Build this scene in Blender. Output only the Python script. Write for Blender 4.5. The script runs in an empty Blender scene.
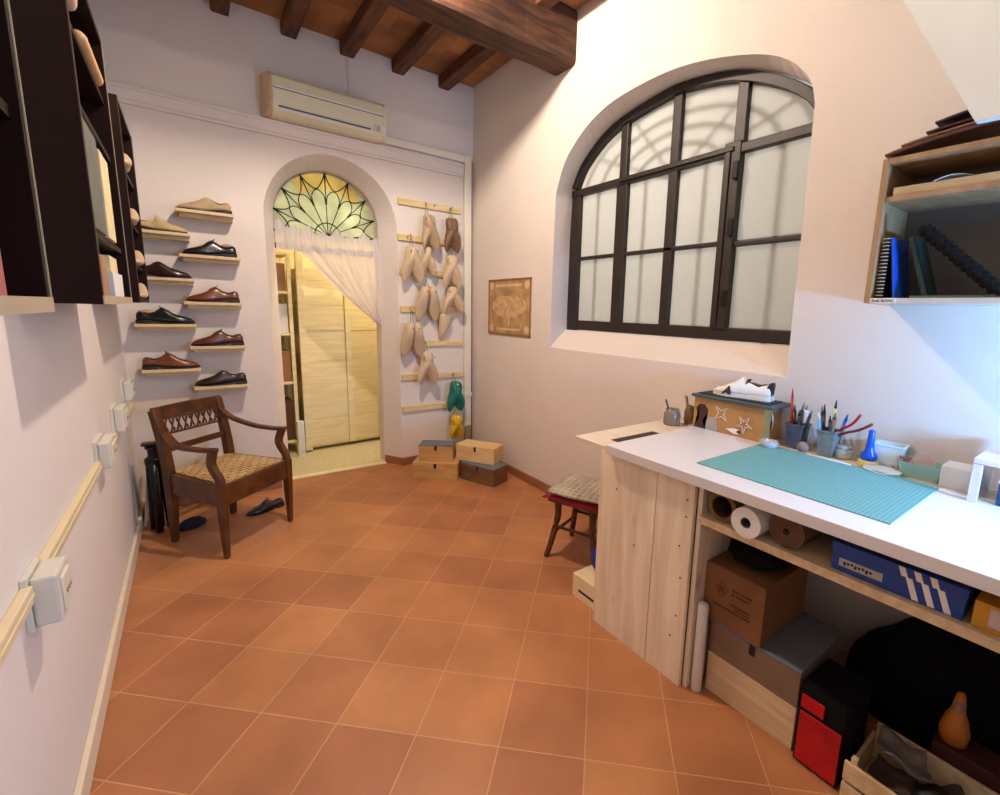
import bpy, bmesh, math, random
from mathutils import Vector, Matrix, Euler
random.seed(7)
sc = bpy.context.scene
C = sc.collection
PI = math.pi

# ---------------------------------------------------------------- camera, world, light, exposure
cam = bpy.data.objects.new('camera', bpy.data.cameras.new('camera'))
C.objects.link(cam)
CR, CF, CU = Vector((0.7973605, -0.6028441, 0.0282011)), Vector((0.5984746, 0.7838328, -0.1656332)), Vector((0.077746, 0.148947, 0.985784))
cam.matrix_world = Matrix(((CR.x, CU.x, -CF.x, 0), (CR.y, CU.y, -CF.y, 0), (CR.z, CU.z, -CF.z, 1.5), (0, 0, 0, 1)))
cam.data.sensor_width = 36; cam.data.sensor_fit = 'HORIZONTAL'
cam.data.lens = 459.84 / 1000 * 36
cam.data.shift_x = -0.0428; cam.data.shift_y = -0.0085
cam.data.clip_start = 0.02
sc.camera = cam

w = bpy.data.worlds.new('world'); sc.world = w; w.use_nodes = True
w.node_tree.nodes['Background'].inputs[0].default_value = (0.88, 0.90, 1.0, 1)
w.node_tree.nodes['Background'].inputs[1].default_value = 0.15
sc.view_settings.view_transform = 'Standard'; sc.view_settings.look = 'None'
sc.view_settings.gamma = 1.0; sc.view_settings.exposure = 0.14
sc.view_settings.use_curve_mapping = False

def light(name, kind, loc, energy, col, size=0.1, size_y=None, target=None, spot=None):
    l = bpy.data.lights.new(name, kind); l.energy = energy; l.color = col
    if kind == 'AREA':
        l.size = size
        if size_y: l.shape = 'RECTANGLE'; l.size_y = size_y
    else: l.shadow_soft_size = size
    if spot: l.spot_size = spot; l.spot_blend = 0.4
    o = bpy.data.objects.new(name, l); C.objects.link(o); o.location = loc
    if target is not None:
        o.rotation_euler = (Vector(target) - Vector(loc)).to_track_quat('-Z', 'Y').to_euler()
    return o
light('beam_lamp_light', 'POINT', (0.82, 2.42, 3.36), 158, (1.0, 0.84, 0.68), 0.05)
light('rear_lamp_light', 'POINT', (1.2, -0.41, 3.3), 46, (1.0, 0.85, 0.70), 0.05)
light('cool_desk_light', 'AREA', (1.82, -0.58, 1.34), 30, (0.20, 0.50, 1.0), 0.12, 0.12, (2.28, 0.9, 0.95))
light('rear_daylight', 'AREA', (2.1, -1.1, 2.2), 44, (0.90, 0.92, 1.0), 0.7, 0.9, (-0.38, 1.5, 0.8))
light('back_room_light', 'POINT', (1.9, 4.72, 2.5), 38, (1.0, 0.91, 0.70), 0.08)
light('courtyard_light', 'AREA', (4.2, 2.3, 2.9), 52, (1.0, 0.99, 0.95), 0.9, 0.9, (2.5, 2.0, 2.0))

# ---------------------------------------------------------------- helpers
def lin(c):
    return tuple(((v / 255) / 12.92 if v / 255 <= 0.04045 else ((v / 255 + 0.055) / 1.055) ** 2.4) for v in c) + (1.0,)
MATS = {}
def mat(name, col, rough=0.6, metal=0.0, var=0.12, scale=8.0, bump=0.0, bscale=None, spec=0.5, stretch=(1, 1, 1), trans=0, coat=0):
    if name in MATS: return MATS[name]
    m = bpy.data.materials.new(name); m.use_nodes = True; MATS[name] = m
    nt = m.node_tree; b = nt.nodes['Principled BSDF']
    b.inputs['Roughness'].default_value = rough; b.inputs['Metallic'].default_value = metal
    b.inputs['Specular IOR Level'].default_value = spec
    b.inputs['Transmission Weight'].default_value = trans; b.inputs['Coat Weight'].default_value = coat
    tc = nt.nodes.new('ShaderNodeTexCoord'); mp = nt.nodes.new('ShaderNodeMapping'); mp.inputs['Scale'].default_value = stretch
    nt.links.new(tc.outputs['Object'], mp.inputs[0])
    n = nt.nodes.new('ShaderNodeTexNoise'); n.inputs['Scale'].default_value = scale; n.inputs['Detail'].default_value = 5
    nt.links.new(mp.outputs[0], n.inputs[0])
    r = nt.nodes.new('ShaderNodeValToRGB'); c = lin(col)
    r.color_ramp.elements[0].position = 0.3; r.color_ramp.elements[1].position = 0.7
    r.color_ramp.elements[0].color = tuple(v * (1 - var) for v in c[:3]) + (1,)
    r.color_ramp.elements[1].color = tuple(min(1, v * (1 + var)) for v in c[:3]) + (1,)
    nt.links.new(n.outputs['Fac'], r.inputs[0]); nt.links.new(r.outputs[0], b.inputs['Base Color'])
    if bump:
        n2 = nt.nodes.new('ShaderNodeTexNoise'); n2.inputs['Scale'].default_value = bscale or scale * 4; n2.inputs['Detail'].default_value = 4
        nt.links.new(mp.outputs[0], n2.inputs[0])
        bp = nt.nodes.new('ShaderNodeBump'); bp.inputs['Strength'].default_value = bump; bp.inputs['Distance'].default_value = 0.01
        nt.links.new(n2.outputs['Fac'], bp.inputs['Height']); nt.links.new(bp.outputs[0], b.inputs['Normal'])
    return m

def wood(name, c1, c2, stretch=(1, 12, 12), rough=0.55, knots=None, kr_=(0.03, 0.085), scale=2.2, spec=0.4):
    if name in MATS: return MATS[name]
    m = bpy.data.materials.new(name); m.use_nodes = True; MATS[name] = m
    nt = m.node_tree; b = nt.nodes['Principled BSDF']; b.inputs['Roughness'].default_value = rough
    b.inputs['Specular IOR Level'].default_value = spec
    tc = nt.nodes.new('ShaderNodeTexCoord'); mp = nt.nodes.new('ShaderNodeMapping'); mp.inputs['Scale'].default_value = stretch
    nt.links.new(tc.outputs['Object'], mp.inputs[0])
    n = nt.nodes.new('ShaderNodeTexNoise'); n.inputs['Scale'].default_value = scale; n.inputs['Detail'].default_value = 8; n.inputs['Distortion'].default_value = 0.6
    nt.links.new(mp.outputs[0], n.inputs[0])
    r = nt.nodes.new('ShaderNodeValToRGB'); r.color_ramp.elements[0].position = 0.35; r.color_ramp.elements[1].position = 0.68
    r.color_ramp.elements[0].color = lin(c2); r.color_ramp.elements[1].color = lin(c1)
    nt.links.new(n.outputs['Fac'], r.inputs[0]); out = r.outputs[0]
    if knots:
        v = nt.nodes.new('ShaderNodeTexVoronoi'); v.inputs['Scale'].default_value = knots[0]
        mp2 = nt.nodes.new('ShaderNodeMapping'); mp2.inputs['Scale'].default_value = knots[1]
        nt.links.new(tc.outputs['Object'], mp2.inputs[0]); nt.links.new(mp2.outputs[0], v.inputs[0])
        r2 = nt.nodes.new('ShaderNodeValToRGB'); r2.color_ramp.elements[0].position = kr_[0]; r2.color_ramp.elements[1].position = kr_[1]
        r2.color_ramp.elements[0].color = (1, 1, 1, 1); r2.color_ramp.elements[1].color = (0, 0, 0, 1)
        nt.links.new(v.outputs['Distance'], r2.inputs[0])
        mx = nt.nodes.new('ShaderNodeMix'); mx.data_type = 'RGBA'
        nt.links.new(r2.outputs[0], mx.inputs['Factor']); nt.links.new(out, mx.inputs[6]); mx.inputs[7].default_value = lin(knots[2])
        out = mx.outputs[2]
    nt.links.new(out, b.inputs['Base Color'])
    bp = nt.nodes.new('ShaderNodeBump'); bp.inputs['Strength'].default_value = 0.12; bp.inputs['Distance'].default_value = 0.004
    nt.links.new(n.outputs['Fac'], bp.inputs['Height']); nt.links.new(bp.outputs[0], b.inputs['Normal'])
    return m

def frame_for(d, up=Vector((0, 0, 1))):
    d = d.normalized()
    if abs(d.dot(up)) > 0.98: up = Vector((1, 0, 0))
    s = d.cross(up).normalized(); return s, s.cross(d).normalized()

class MB:
    def __init__(s): s.bm = bmesh.new()
    def box(s, c, size, rot=None, taper=1.0):
        R = Euler(rot).to_matrix() if rot else Matrix.Identity(3)
        vs = []
        for z in (-.5, .5):
            k = taper if z < 0 else 1.0
            for x, y in ((-.5, -.5), (.5, -.5), (.5, .5), (-.5, .5)):
                vs.append(s.bm.verts.new(Vector(c) + R @ Vector((x * size[0] * k, y * size[1] * k, z * size[2]))))
        for f in ((3, 2, 1, 0), (4, 5, 6, 7), (0, 1, 5, 4), (1, 2, 6, 5), (2, 3, 7, 6), (3, 0, 4, 7)):
            s.bm.faces.new([vs[i] for i in f])
        return s
    def b2(s, x0, x1, y0, y1, z0, z1):
        return s.box(((x0 + x1) / 2, (y0 + y1) / 2, (z0 + z1) / 2), (abs(x1 - x0), abs(y1 - y0), abs(z1 - z0)))
    def sweep(s, pts, sizes, up=Vector((0, 0, 1))):      # rectangular bar along a path; sizes (side, up)
        pts = [Vector(p) for p in pts]; rings = []
        for i, p in enumerate(pts):
            d = (pts[min(i + 1, len(pts) - 1)] - pts[max(i - 1, 0)])
            a, b = frame_for(d, Vector(up))
            wd, hh = sizes[i] if isinstance(sizes, list) else sizes
            rings.append([s.bm.verts.new(p + a * wd * x / 2 + b * hh * y / 2) for x, y in ((-1, -1), (1, -1), (1, 1), (-1, 1))])
        s._rings(rings, True); return s
    def _rings(s, rings, cap, closed=True):
        n = len(rings[0])
        for r0, r1 in zip(rings, rings[1:]):
            for i in range(n if closed else n - 1):
                j = (i + 1) % n
                s.bm.faces.new((r0[i], r0[j], r1[j], r1[i]))
        if cap:
            s.bm.faces.new(rings[0][::-1]); s.bm.faces.new(rings[-1])
    def tube(s, pts, r, n=8, loop=False):
        pts = [Vector(p) for p in pts]; rings = []
        for i, p in enumerate(pts):
            if loop: d = pts[(i + 1) % len(pts)] - pts[i - 1]
            else: d = pts[min(i + 1, len(pts) - 1)] - pts[max(i - 1, 0)]
            a, b = frame_for(d); rr = r[i] if isinstance(r, (list, tuple)) else r
            rings.append([s.bm.verts.new(p + (a * math.cos(2 * PI * k / n) + b * math.sin(2 * PI * k / n)) * rr) for k in range(n)])
        if loop: rings.append(rings[0])
        s._rings(rings, not loop); return s
    def lathe(s, prof, c=(0, 0, 0), n=24, axis='z', cap=True):
        rings = []
        for r, z in prof:
            ring = []
            for k in range(n):
                a = 2 * PI * k / n; x, y = r * math.cos(a), r * math.sin(a)
                v = {'z': (x, y, z), 'x': (z, x, y), 'y': (x, z, y)}[axis]
                ring.append(s.bm.verts.new(Vector(c) + Vector(v)))
            rings.append(ring)
        s._rings(rings, cap); return s
    def loft(s, rings, cap=True):
        s._rings([[s.bm.verts.new(Vector(p)) for p in r] for r in rings], cap); return s
    def grid(s, rows):
        s._rings([[s.bm.verts.new(Vector(p)) for p in r] for r in rows], False, False); return s
    def prism(s, poly, f0, f1):       # poly of 2D points, f0/f1 map (u,v) to 3D
        a = [s.bm.verts.new(Vector(f0(u, v))) for u, v in poly]; b = [s.bm.verts.new(Vector(f1(u, v))) for u, v in poly]
        n = len(poly); s.bm.faces.new(a[::-1]); s.bm.faces.new(b)
        for i in range(n): s.bm.faces.new((a[i], a[(i + 1) % n], b[(i + 1) % n], b[i]))
        return s
    def build(s, name, m, parent=None, smooth=False, bevel=0.0, label=None, tri=True, solid=0):
        if tri:
            big = [f for f in s.bm.faces if len(f.verts) > 4]
            if big: bmesh.ops.triangulate(s.bm, faces=big)
        bmesh.ops.recalc_face_normals(s.bm, faces=s.bm.faces)
        me = bpy.data.meshes.new(name); s.bm.to_mesh(me); s.bm.free()
        me.materials.append(m)
        if smooth:
            for p in me.polygons: p.use_smooth = True
        o = bpy.data.objects.new(name, me); C.objects.link(o)
        if parent: o.parent = parent
        if solid:
            md = o.modifiers.new('solid', 'SOLIDIFY'); md.thickness = solid; md.offset = 0
        if bevel:
            md = o.modifiers.new('bevel', 'BEVEL'); md.width = bevel; md.segments = 2; md.limit_method = 'ANGLE'; md.angle_limit = 0.6
        if smooth == 'angle' or (smooth and bevel):
            pass
        if label: o['label'] = label
        return o

def thing(name, label, cat, loc=(0, 0, 0), rotz=0, group=None, rot=None):
    o = bpy.data.objects.new(name, None); C.objects.link(o); o.empty_display_size = 0.05
    o.location = loc; o.rotation_euler = rot or (0, 0, rotz)
    o['label'] = label; o['category'] = cat
    if group: o['group'] = group
    return o
def tag(o, label, cat, group=None, loc=None, rotz=None):
    o['label'] = label; o['category'] = cat
    if group: o['group'] = group
    if loc is not None: o.location = loc
    if rotz is not None: o.rotation_euler = (0, 0, rotz)
    return o
def struct(o): o['kind'] = 'structure'; return o
def dup(root, loc=None, rotz=None, label=None, group=None):
    r = root.copy(); C.objects.link(r)
    if loc is not None: r.location = loc
    if rotz is not None: r.rotation_euler = (0, 0, rotz)
    if label: r['label'] = label
    if group: r['group'] = group
    for ch in list(root.children):
        c = ch.copy(); C.objects.link(c); c.parent = r
        for g in list(ch.children):
            d = g.copy(); C.objects.link(d); d.parent = c
    return r
def setmat(o, m):
    o.data = o.data.copy(); o.data.materials[0] = m
def smooth_pts(pts, n=6):          # Catmull-Rom
    P = [Vector(p) for p in pts]; out = []
    for i in range(len(P) - 1):
        p0, p1, p2, p3 = P[max(i - 1, 0)], P[i], P[i + 1], P[min(i + 2, len(P) - 1)]
        for k in range(n):
            t = k / n
            out.append(0.5 * ((2 * p1) + (-p0 + p2) * t + (2 * p0 - 5 * p1 + 4 * p2 - p3) * t * t + (-p0 + 3 * p1 - 3 * p2 + p3) * t ** 3))
    out.append(P[-1]); return out
def text_part(name, body, size, m, parent, loc, rot, label=None, extrude=0.0006):
    cu = bpy.data.curves.new(name, 'FONT'); cu.body = body; cu.size = size; cu.extrude = extrude; cu.align_x = 'LEFT'
    t = bpy.data.objects.new(name + '_tmp', cu); C.objects.link(t)
    bpy.context.view_layer.update()
    me = bpy.data.meshes.new_from_object(t.evaluated_get(bpy.context.evaluated_depsgraph_get()))
    bpy.data.objects.remove(t); me.name = name; me.materials.clear(); me.materials.append(m)
    o = bpy.data.objects.new(name, me); C.objects.link(o); o.parent = parent; o.location = loc; o.rotation_euler = rot
    if label: o['label'] = label
    return o

# ---------------------------------------------------------------- materials
plaster = mat('white_plaster', (222, 212, 204), 0.9, var=0.03, scale=1.3, bump=0.25, bscale=14, spec=0.15)
plaster_l = mat('white_plaster_left', (228, 222, 218), 0.9, var=0.02, scale=1.1, bump=0.15, bscale=10, spec=0.15)
cream = mat('cream_paint', (228, 216, 192), 0.5, var=0.04, scale=3)
plastic = mat('ivory_plastic', (226, 220, 200), 0.4, var=0.02, scale=2)
pine = wood('pale_pine', (226, 205, 168), (206, 178, 136), (1.5, 14, 14), knots=(3.0, (1, 1, 2.2), (150, 105, 70)))
pine_v = wood('pale_pine_vertical', (246, 232, 208), (226, 206, 176), (9, 9, 0.8), knots=(6.0, (1, 1, 0.4), (160, 124, 94)), kr_=(0.04, 0.16))
pine_y = wood('yellow_pine', (228, 208, 158), (212, 184, 124), (2, 14, 14))
beam_m = wood('dark_beam_wood', (92, 58, 36), (50, 29, 17), (1.2, 10, 10), rough=0.75, scale=3)
joist_m = wood('joist_wood', (112, 68, 40), (66, 38, 22), (10, 1.2, 10), rough=0.75, scale=3)
wenge = mat('dark_brown_cabinet', (30, 12, 9), 0.5, var=0.15, scale=5, spec=0.15)
dark_in = mat('dark_cabinet_edge', (52, 28, 20), 0.45, var=0.15, scale=5)
edge_m = mat('pale_edge_board', (176, 160, 132), 0.55, var=0.06, scale=6, stretch=(8, 1, 8))
black_p = mat('black_plastic', (14, 14, 16), 0.35, var=0.1)
charcoal = mat('charcoal', (52, 54, 60), 0.6, var=0.08)
white_lam = mat('white_laminate', (218, 215, 216), 0.28, var=0.01, scale=2)
white_m = mat('white_matt', (230, 228, 224), 0.6, var=0.02)
terr_base = mat('terracotta_skirting', (150, 98, 68), 0.7, var=0.12, scale=7)
string_m = mat('dark_cord', (70, 60, 52), 0.8)
window_wood = mat('dark_window_frame', (36, 24, 20), 0.5, var=0.2, scale=9, stretch=(1, 1, 1), bump=0.15)

def floor_mat():
    m = bpy.data.materials.new('terracotta_tiles'); m.use_nodes = True; nt = m.node_tree; b = nt.nodes['Principled BSDF']
    tc = nt.nodes.new('ShaderNodeTexCoord'); mp = nt.nodes.new('ShaderNodeMapping'); mp.vector_type = 'TEXTURE'
    mp.inputs['Location'].default_value = (0.519, 1.798, 0); mp.inputs['Rotation'].default_value = (0, 0, math.radians(-44.3))
    nt.links.new(tc.outputs['Object'], mp.inputs[0])
    br = nt.nodes.new('ShaderNodeTexBrick'); br.offset = 0; br.squash = 1
    br.inputs['Scale'].default_value = 1; br.inputs['Brick Width'].default_value = 0.3; br.inputs['Row Height'].default_value = 0.3
    br.inputs['Mortar Size'].default_value = 0.0026; br.inputs['Mortar Smooth'].default_value = 0.35; br.inputs['Bias'].default_value = 0
    br.inputs['Color1'].default_value = lin((192, 132, 86)); br.inputs['Color2'].default_value = lin((174, 114, 78))
    br.inputs['Mortar'].default_value = lin((206, 158, 116))
    nt.links.new(mp.outputs[0], br.inputs[0])
    n = nt.nodes.new('ShaderNodeTexNoise'); n.inputs['Scale'].default_value = 2.6; n.inputs['Detail'].default_value = 7
    nt.links.new(mp.outputs[0], n.inputs[0])
    r = nt.nodes.new('ShaderNodeValToRGB'); r.color_ramp.elements[0].position = 0.3; r.color_ramp.elements[1].position = 0.72
    r.color_ramp.elements[0].color = (0.74, 0.72, 0.72, 1); r.color_ramp.elements[1].color = (1.12, 1.12, 1.1, 1)
    nt.links.new(n.outputs['Fac'], r.inputs[0])
    mx = nt.nodes.new('ShaderNodeMix'); mx.data_type = 'RGBA'; mx.blend_type = 'MULTIPLY'; mx.inputs['Factor'].default_value = 1
    nt.links.new(br.outputs['Color'], mx.inputs[6]); nt.links.new(r.outputs[0], mx.inputs[7])
    nt.links.new(mx.outputs[2], b.inputs['Base Color'])
    b.inputs['Roughness'].default_value = 0.42; b.inputs['Specular IOR Level'].default_value = 0.4
    n3 = nt.nodes.new('ShaderNodeTexNoise'); n3.inputs['Scale'].default_value = 9; n3.inputs['Detail'].default_value = 5
    nt.links.new(mp.outputs[0], n3.inputs[0])
    ad = nt.nodes.new('ShaderNodeMath'); ad.operation = 'MULTIPLY_ADD'; ad.inputs[1].default_value = -1.2
    nt.links.new(br.outputs['Fac'], ad.inputs[0]); nt.links.new(n3.outputs['Fac'], ad.inputs[2])
    bp = nt.nodes.new('ShaderNodeBump'); bp.inputs['Strength'].default_value = 0.3; bp.inputs['Distance'].default_value = 0.004
    nt.links.new(ad.outputs[0], bp.inputs['Height']); nt.links.new(bp.outputs[0], b.inputs['Normal'])
    return m
def brick_mat(name, c1, c2, mo, bw, rh, ms, rot=0, offset=0.5, rough=0.8):
    m = bpy.data.materials.new(name); m.use_nodes = True; nt = m.node_tree; b = nt.nodes['Principled BSDF']
    tc = nt.nodes.new('ShaderNodeTexCoord'); mp = nt.nodes.new('ShaderNodeMapping'); mp.inputs['Rotation'].default_value = (0, 0, rot)
    nt.links.new(tc.outputs['Object'], mp.inputs[0])
    br = nt.nodes.new('ShaderNodeTexBrick'); br.offset = offset
    br.inputs['Scale'].default_value = 1; br.inputs['Brick Width'].default_value = bw; br.inputs['Row Height'].default_value = rh
    br.inputs['Mortar Size'].default_value = ms; br.inputs['Color1'].default_value = lin(c1); br.inputs['Color2'].default_value = lin(c2); br.inputs['Mortar'].default_value = lin(mo)
    nt.links.new(mp.outputs[0], br.inputs[0])
    n = nt.nodes.new('ShaderNodeTexNoise'); n.inputs['Scale'].default_value = 5; n.inputs['Detail'].default_value = 6; nt.links.new(mp.outputs[0], n.inputs[0])
    r = nt.nodes.new('ShaderNodeValToRGB'); r.color_ramp.elements[0].position = 0.3; r.color_ramp.elements[1].position = 0.7
    r.color_ramp.elements[0].color = (0.65, 0.62, 0.6, 1); r.color_ramp.elements[1].color = (1.15, 1.1, 1.05, 1)
    nt.links.new(n.outputs['Fac'], r.inputs[0])
    mx = nt.nodes.new('ShaderNodeMix'); mx.data_type = 'RGBA'; mx.blend_type = 'MULTIPLY'; mx.inputs['Factor'].default_value = 1
    nt.links.new(br.outputs['Color'], mx.inputs[6]); nt.links.new(r.outputs[0], mx.inputs[7]); nt.links.new(mx.outputs[2], b.inputs['Base Color'])
    b.inputs['Roughness'].default_value = rough
    return m
ceil_m = brick_mat('ceiling_terracotta_slabs', (176, 118, 66), (148, 94, 50), (146, 112, 78), 0.30, 0.15, 0.004, PI / 2)
terrazzo = mat('speckled_terrazzo', (196, 186, 152), 0.5, var=0.22, scale=70, spec=0.3)
marble = mat('pale_marble', (222, 212, 180), 0.4, var=0.08, scale=6)

# ---------------------------------------------------------------- shell
XL, XR, YB, ZC, YN = -0.38, 2.28, 4.19, 3.55, -1.3
floor = struct(MB().b2(XL - 0.1, XR + 0.1, YN, YB + 0.19, -0.1, 0).build('floor', floor_mat()))
struct(MB().b2(0.2, 2.2, YB + 0.19, 5.8, -0.1, 0.004).build('floor', terrazzo))
th = struct(MB().b2(0.58, 1.41, YB + 0.12, YB + 0.19, 0.0, 0.012).build('trim_1', marble, bevel=0.004))
struct(MB().b2(XL - 0.15, XL, YN, YB, 0, ZC).build('wall_left', plaster_l))

def holed_wall(name, m, rect, outer, inner, f_front, f_mid, f_back):
    """rect (u0,u1,v0,v1); outer/inner loops of equal length; reveal runs outer->inner->back"""
    mb = MB(); bm = mb.bm
    def fill(loop, f, flip):
        u0, u1, v0, v1 = rect
        rv = [bm.verts.new(Vector(f(u, v))) for u, v in ((u0, v0), (u1, v0), (u1, v1), (u0, v1))]
        lv = [bm.verts.new(Vector(f(u, v))) for u, v in loop]
        es = [bm.edges.new((rv[i], rv[(i + 1) % 4])) for i in range(4)] + [bm.edges.new((lv[i], lv[(i + 1) % len(lv)])) for i in range(len(lv))]
        bmesh.ops.triangle_fill(bm, edges=es, use_beauty=True)
        return rv, lv
    r0, l0 = fill(outer, f_front, False); r1, l1 = fill(inner, f_back, True)
    mid = [bm.verts.new(Vector(f_mid(u, v))) for u, v in inner]
    n = len(l0)
    for i in range(n):
        j = (i + 1) % n
        bm.faces.new((l0[i], l0[j], mid[j], mid[i])); bm.faces.new((mid[i], mid[j], l1[j], l1[i]))
    for i in range(4): bm.faces.new((r0[i], r0[(i + 1) % 4], r1[(i + 1) % 4], r1[i]))
    return struct(mb.build(name, m))

def loop_smooth(L):
    m_ = smooth_pts([Vector((a, b, 0)) for a, b in L[2:13]], 3)
    return L[:2] + [(v.x, v.y) for v in m_] + L[13:]

def arch(x0, x1, zs, rise, zb, n=24):
    cx, r = (x0 + x1) / 2, (x1 - x0) / 2
    pts = [(x0, zb)] + [(cx - r * math.cos(PI * k / n), zs + rise * math.sin(PI * k / n)) for k in range(n + 1)] + [(x1, zb)]
    return pts
holed_wall('wall_back', plaster, (XL - 0.15, XR + 0.3, -0.09, ZC), arch(0.50, 1.52, 2.17, 0.52, -0.06), arch(0.585, 1.415, 2.20, 0.415, -0.06),
           lambda u, v: (u, YB, v), lambda u, v: (u, YB + 0.19, v), lambda u, v: (u, YB + 0.32, v))
WO = [(2.908, 1.22), (2.903, 1.899), (2.893, 2.376), (2.80, 2.585), (2.63, 2.735), (2.446, 2.822), (2.241, 2.863), (1.92, 2.873), (1.646, 2.838), (1.364, 2.758), (1.197, 2.67), (1.093, 2.555), (1.059, 2.442), (1.051, 1.861), (1.045, 1.22)]
WI = [(2.93, 1.36), (2.925, 2.07), (2.908, 2.467), (2.844, 2.578), (2.774, 2.648), (2.607, 2.758), (2.407, 2.825), (2.062, 2.874), (1.852, 2.871), (1.562, 2.817), (1.304, 2.705), (1.13, 2.58), (1.06, 2.467), (1.05, 1.909), (1.05, 1.36)]
WO = loop_smooth(WO); WI = loop_smooth(WI)
holed_wall('wall_right', plaster, (YN, YB + 0.32, -0.02, ZC), WO, WI, lambda u, v: (XR, u, v), lambda u, v: (2.46, u, v), lambda u, v: (2.58, u, v))
# back room shell
struct(MB().b2(0.1, 2.3, 5.7, 5.8, 0, 2.9).build('wall_storeroom_back', mat('storeroom_plaster', (222, 206, 160), 0.9, var=0.04)))
struct(MB().b2(0.1, 0.2, YB + 0.32, 5.8, 0, 2.9).build('wall_storeroom_left', MATS['storeroom_plaster']))
struct(MB().b2(2.2, 2.3, YB + 0.32, 5.8, 0, 2.9).build('wall_storeroom_right', MATS['storeroom_plaster']))
struct(MB().b2(0.1, 2.3, YB + 0.32, 5.8, 2.9, 3.0).build('ceiling_storeroom', MATS['storeroom_plaster']))

# ceiling with joists and beam
ceiling = struct(MB().b2(XL - 0.15, XR + 0.3, YN, YB + 0.32, ZC, ZC + 0.1).build('ceiling', ceil_m))
for xc in (-0.09, 0.32, 0.74, 1.15, 1.56, 1.98):
    wj = 0.105
    MB().sweep([(xc, YB + 0.01, ZC - 0.05), (xc, 2.9, ZC - 0.05)], (wj, 0.10)).build('joist', joist_m, ceiling, bevel=0.01)
    MB().sweep([(xc, 2.8, ZC - 0.05), (xc, YN + 0.05, ZC - 0.05)], (wj, 0.10)).build('joist', joist_m, ceiling, bevel=0.01)
bp = []
for i in range(13):
    x = XL + (XR + 0.02 - XL) * i / 12
    bp.append((x, 2.83 + 0.006 * math.sin(i * 2.1), 3.375 + 0.006 * math.sin(i * 1.3)))
MB().sweep(bp, [(0.23 + 0.008 * math.sin(i * 1.7), 0.35) for i in range(13)]).build('beam', beam_m, ceiling, bevel=0.03)
# lamp on the beam
lp = thing('beam_spotlight', 'small white spotlight fixed under the ceiling beside the main beam', 'lamp', (0.82, 2.42, 3.45))
MB().lathe([(0.04, 0.1), (0.04, 0.0), (0.035, -0.01)], n=20).build('lamp_base', white_m, lp, smooth=True)
MB().tube([(0, 0, 0), (0, 0, -0.02)], 0.012).build('lamp_stem', white_m, lp)

# skirtings
struct(MB().b2(XL, XL + 0.02, YN, YB - 0.0, 0, 0.09).build('baseboard_left', cream, bevel=0.006))
br = MB()
br.b2(XR - 0.015, XR, 1.5, YB, 0, 0.075)
struct(br.build('baseboard_right', terr_base, bevel=0.003))
bb = MB(); bb.b2(1.52, XR - 0.015, YB - 0.015, YB, 0, 0.075)
bb.sweep([(1.525, YB - 0.008, 0.0375), (1.415, YB + 0.175, 0.0375)], (0.015, 0.075))
struct(bb.build('baseboard_back', terr_base, bevel=0.003))
bb = MB(); bb.b2(XL + 0.02, 0.50, YB - 0.015, YB, 0, 0.075); struct(bb.build('baseboard_back', terr_base, bevel=0.003))

# wall mouldings / conduits on the back wall
mo = MB(); mo.b2(XL, 2.165, YB - 0.03, YB, 2.755, 2.83); mo.b2(XL, 2.165, YB - 0.042, YB, 2.82, 2.842); mo.b2(XL, 2.165, YB - 0.022, YB, 2.735, 2.757)
struct(mo.build('trim_2', plaster, bevel=0.004))
cd = thing('cable_conduit', 'ivory pipe cover from the air conditioner round the top right corner and down the wall', 'conduit', (2.2, YB, 0))
MB().b2(-0.84, -0.01, -0.035, 0, 2.865, 2.93).build('cover', plastic, cd, bevel=0.01)
MB().b2(-0.03, 0.045, -0.04, 0, 0.30, 2.935).build('cover', plastic, cd, bevel=0.01)
MB().b2(-0.035, 0.05, -0.045, 0, 0.62, 0.66).build('joint_clip', plastic, cd, bevel=0.003)
MB().tube([(0.062, -0.012, 2.9), (0.064, -0.012, 0.12)], 0.005).build('cable', mat('grey_cable', (170, 130, 112), 0.6), cd, smooth=True)
MB().b2(-0.02, 0.04, -0.045, 0, 0.13, 0.32).build('junction_box', mat('grey_box', (150, 138, 122), 0.6), cd, bevel=0.006)
wc = MB().tube([(1.145, YB - 0.004, 3.52), (1.148, YB - 0.004, 3.3), (1.15, YB - 0.004, 3.17)], 0.006).build('wall_cable', plaster, smooth=True)
tag(wc, 'thin painted cable running down the wall above the air conditioner', 'cable')

# air conditioner
ac = thing('air_conditioner', 'ivory split air conditioner on the wall above the arched doorway', 'air conditioner', (0.565, YB, 2.845))
ivory = mat('aged_ivory', (214, 208, 178), 0.35, var=0.03, scale=2)
tan = mat('yellowed_plastic', (196, 170, 134), 0.5, var=0.05)
prof = [(0, 0.0), (-0.14, 0.0), (-0.185, 0.02), (-0.205, 0.08), (-0.205, 0.17), (-0.19, 0.24), (-0.16, 0.27), (-0.03, 0.29), (0, 0.29)]
MB().prism(prof, lambda y, z: (0.015, y, z), lambda y, z: (0.80, y, z)).build('body', ivory, ac, bevel=0.006)
MB().loft([[(x_, y * k_, .145 + (z - .145) * kz_) for y, z in prof] for x_, k_, kz_ in ((-.03, .55, .96), (-.018, .82, .99), (0, .97, 1.0), (.0145, 1.0, 1.0))]).build('end_cap', tan, ac, label='yellowed end cap')
MB().prism([(y * 1.02, z * 1.01 - 0.001) for y, z in prof], lambda y, z: (0.797, y, z), lambda y, z: (0.812, y, z)).build('end_cap', ivory, ac, bevel=0.004)
MB().b2(0.02, 0.79, -0.2075, -0.2, 0.158, 0.163).build('panel_gap', charcoal, ac)
MB().b2(0.03, 0.78, -0.212, -0.2, 0.164, 0.172).build('trim_strip', mat('glossy_white', (240, 240, 236), 0.12), ac, bevel=0.002)
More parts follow.
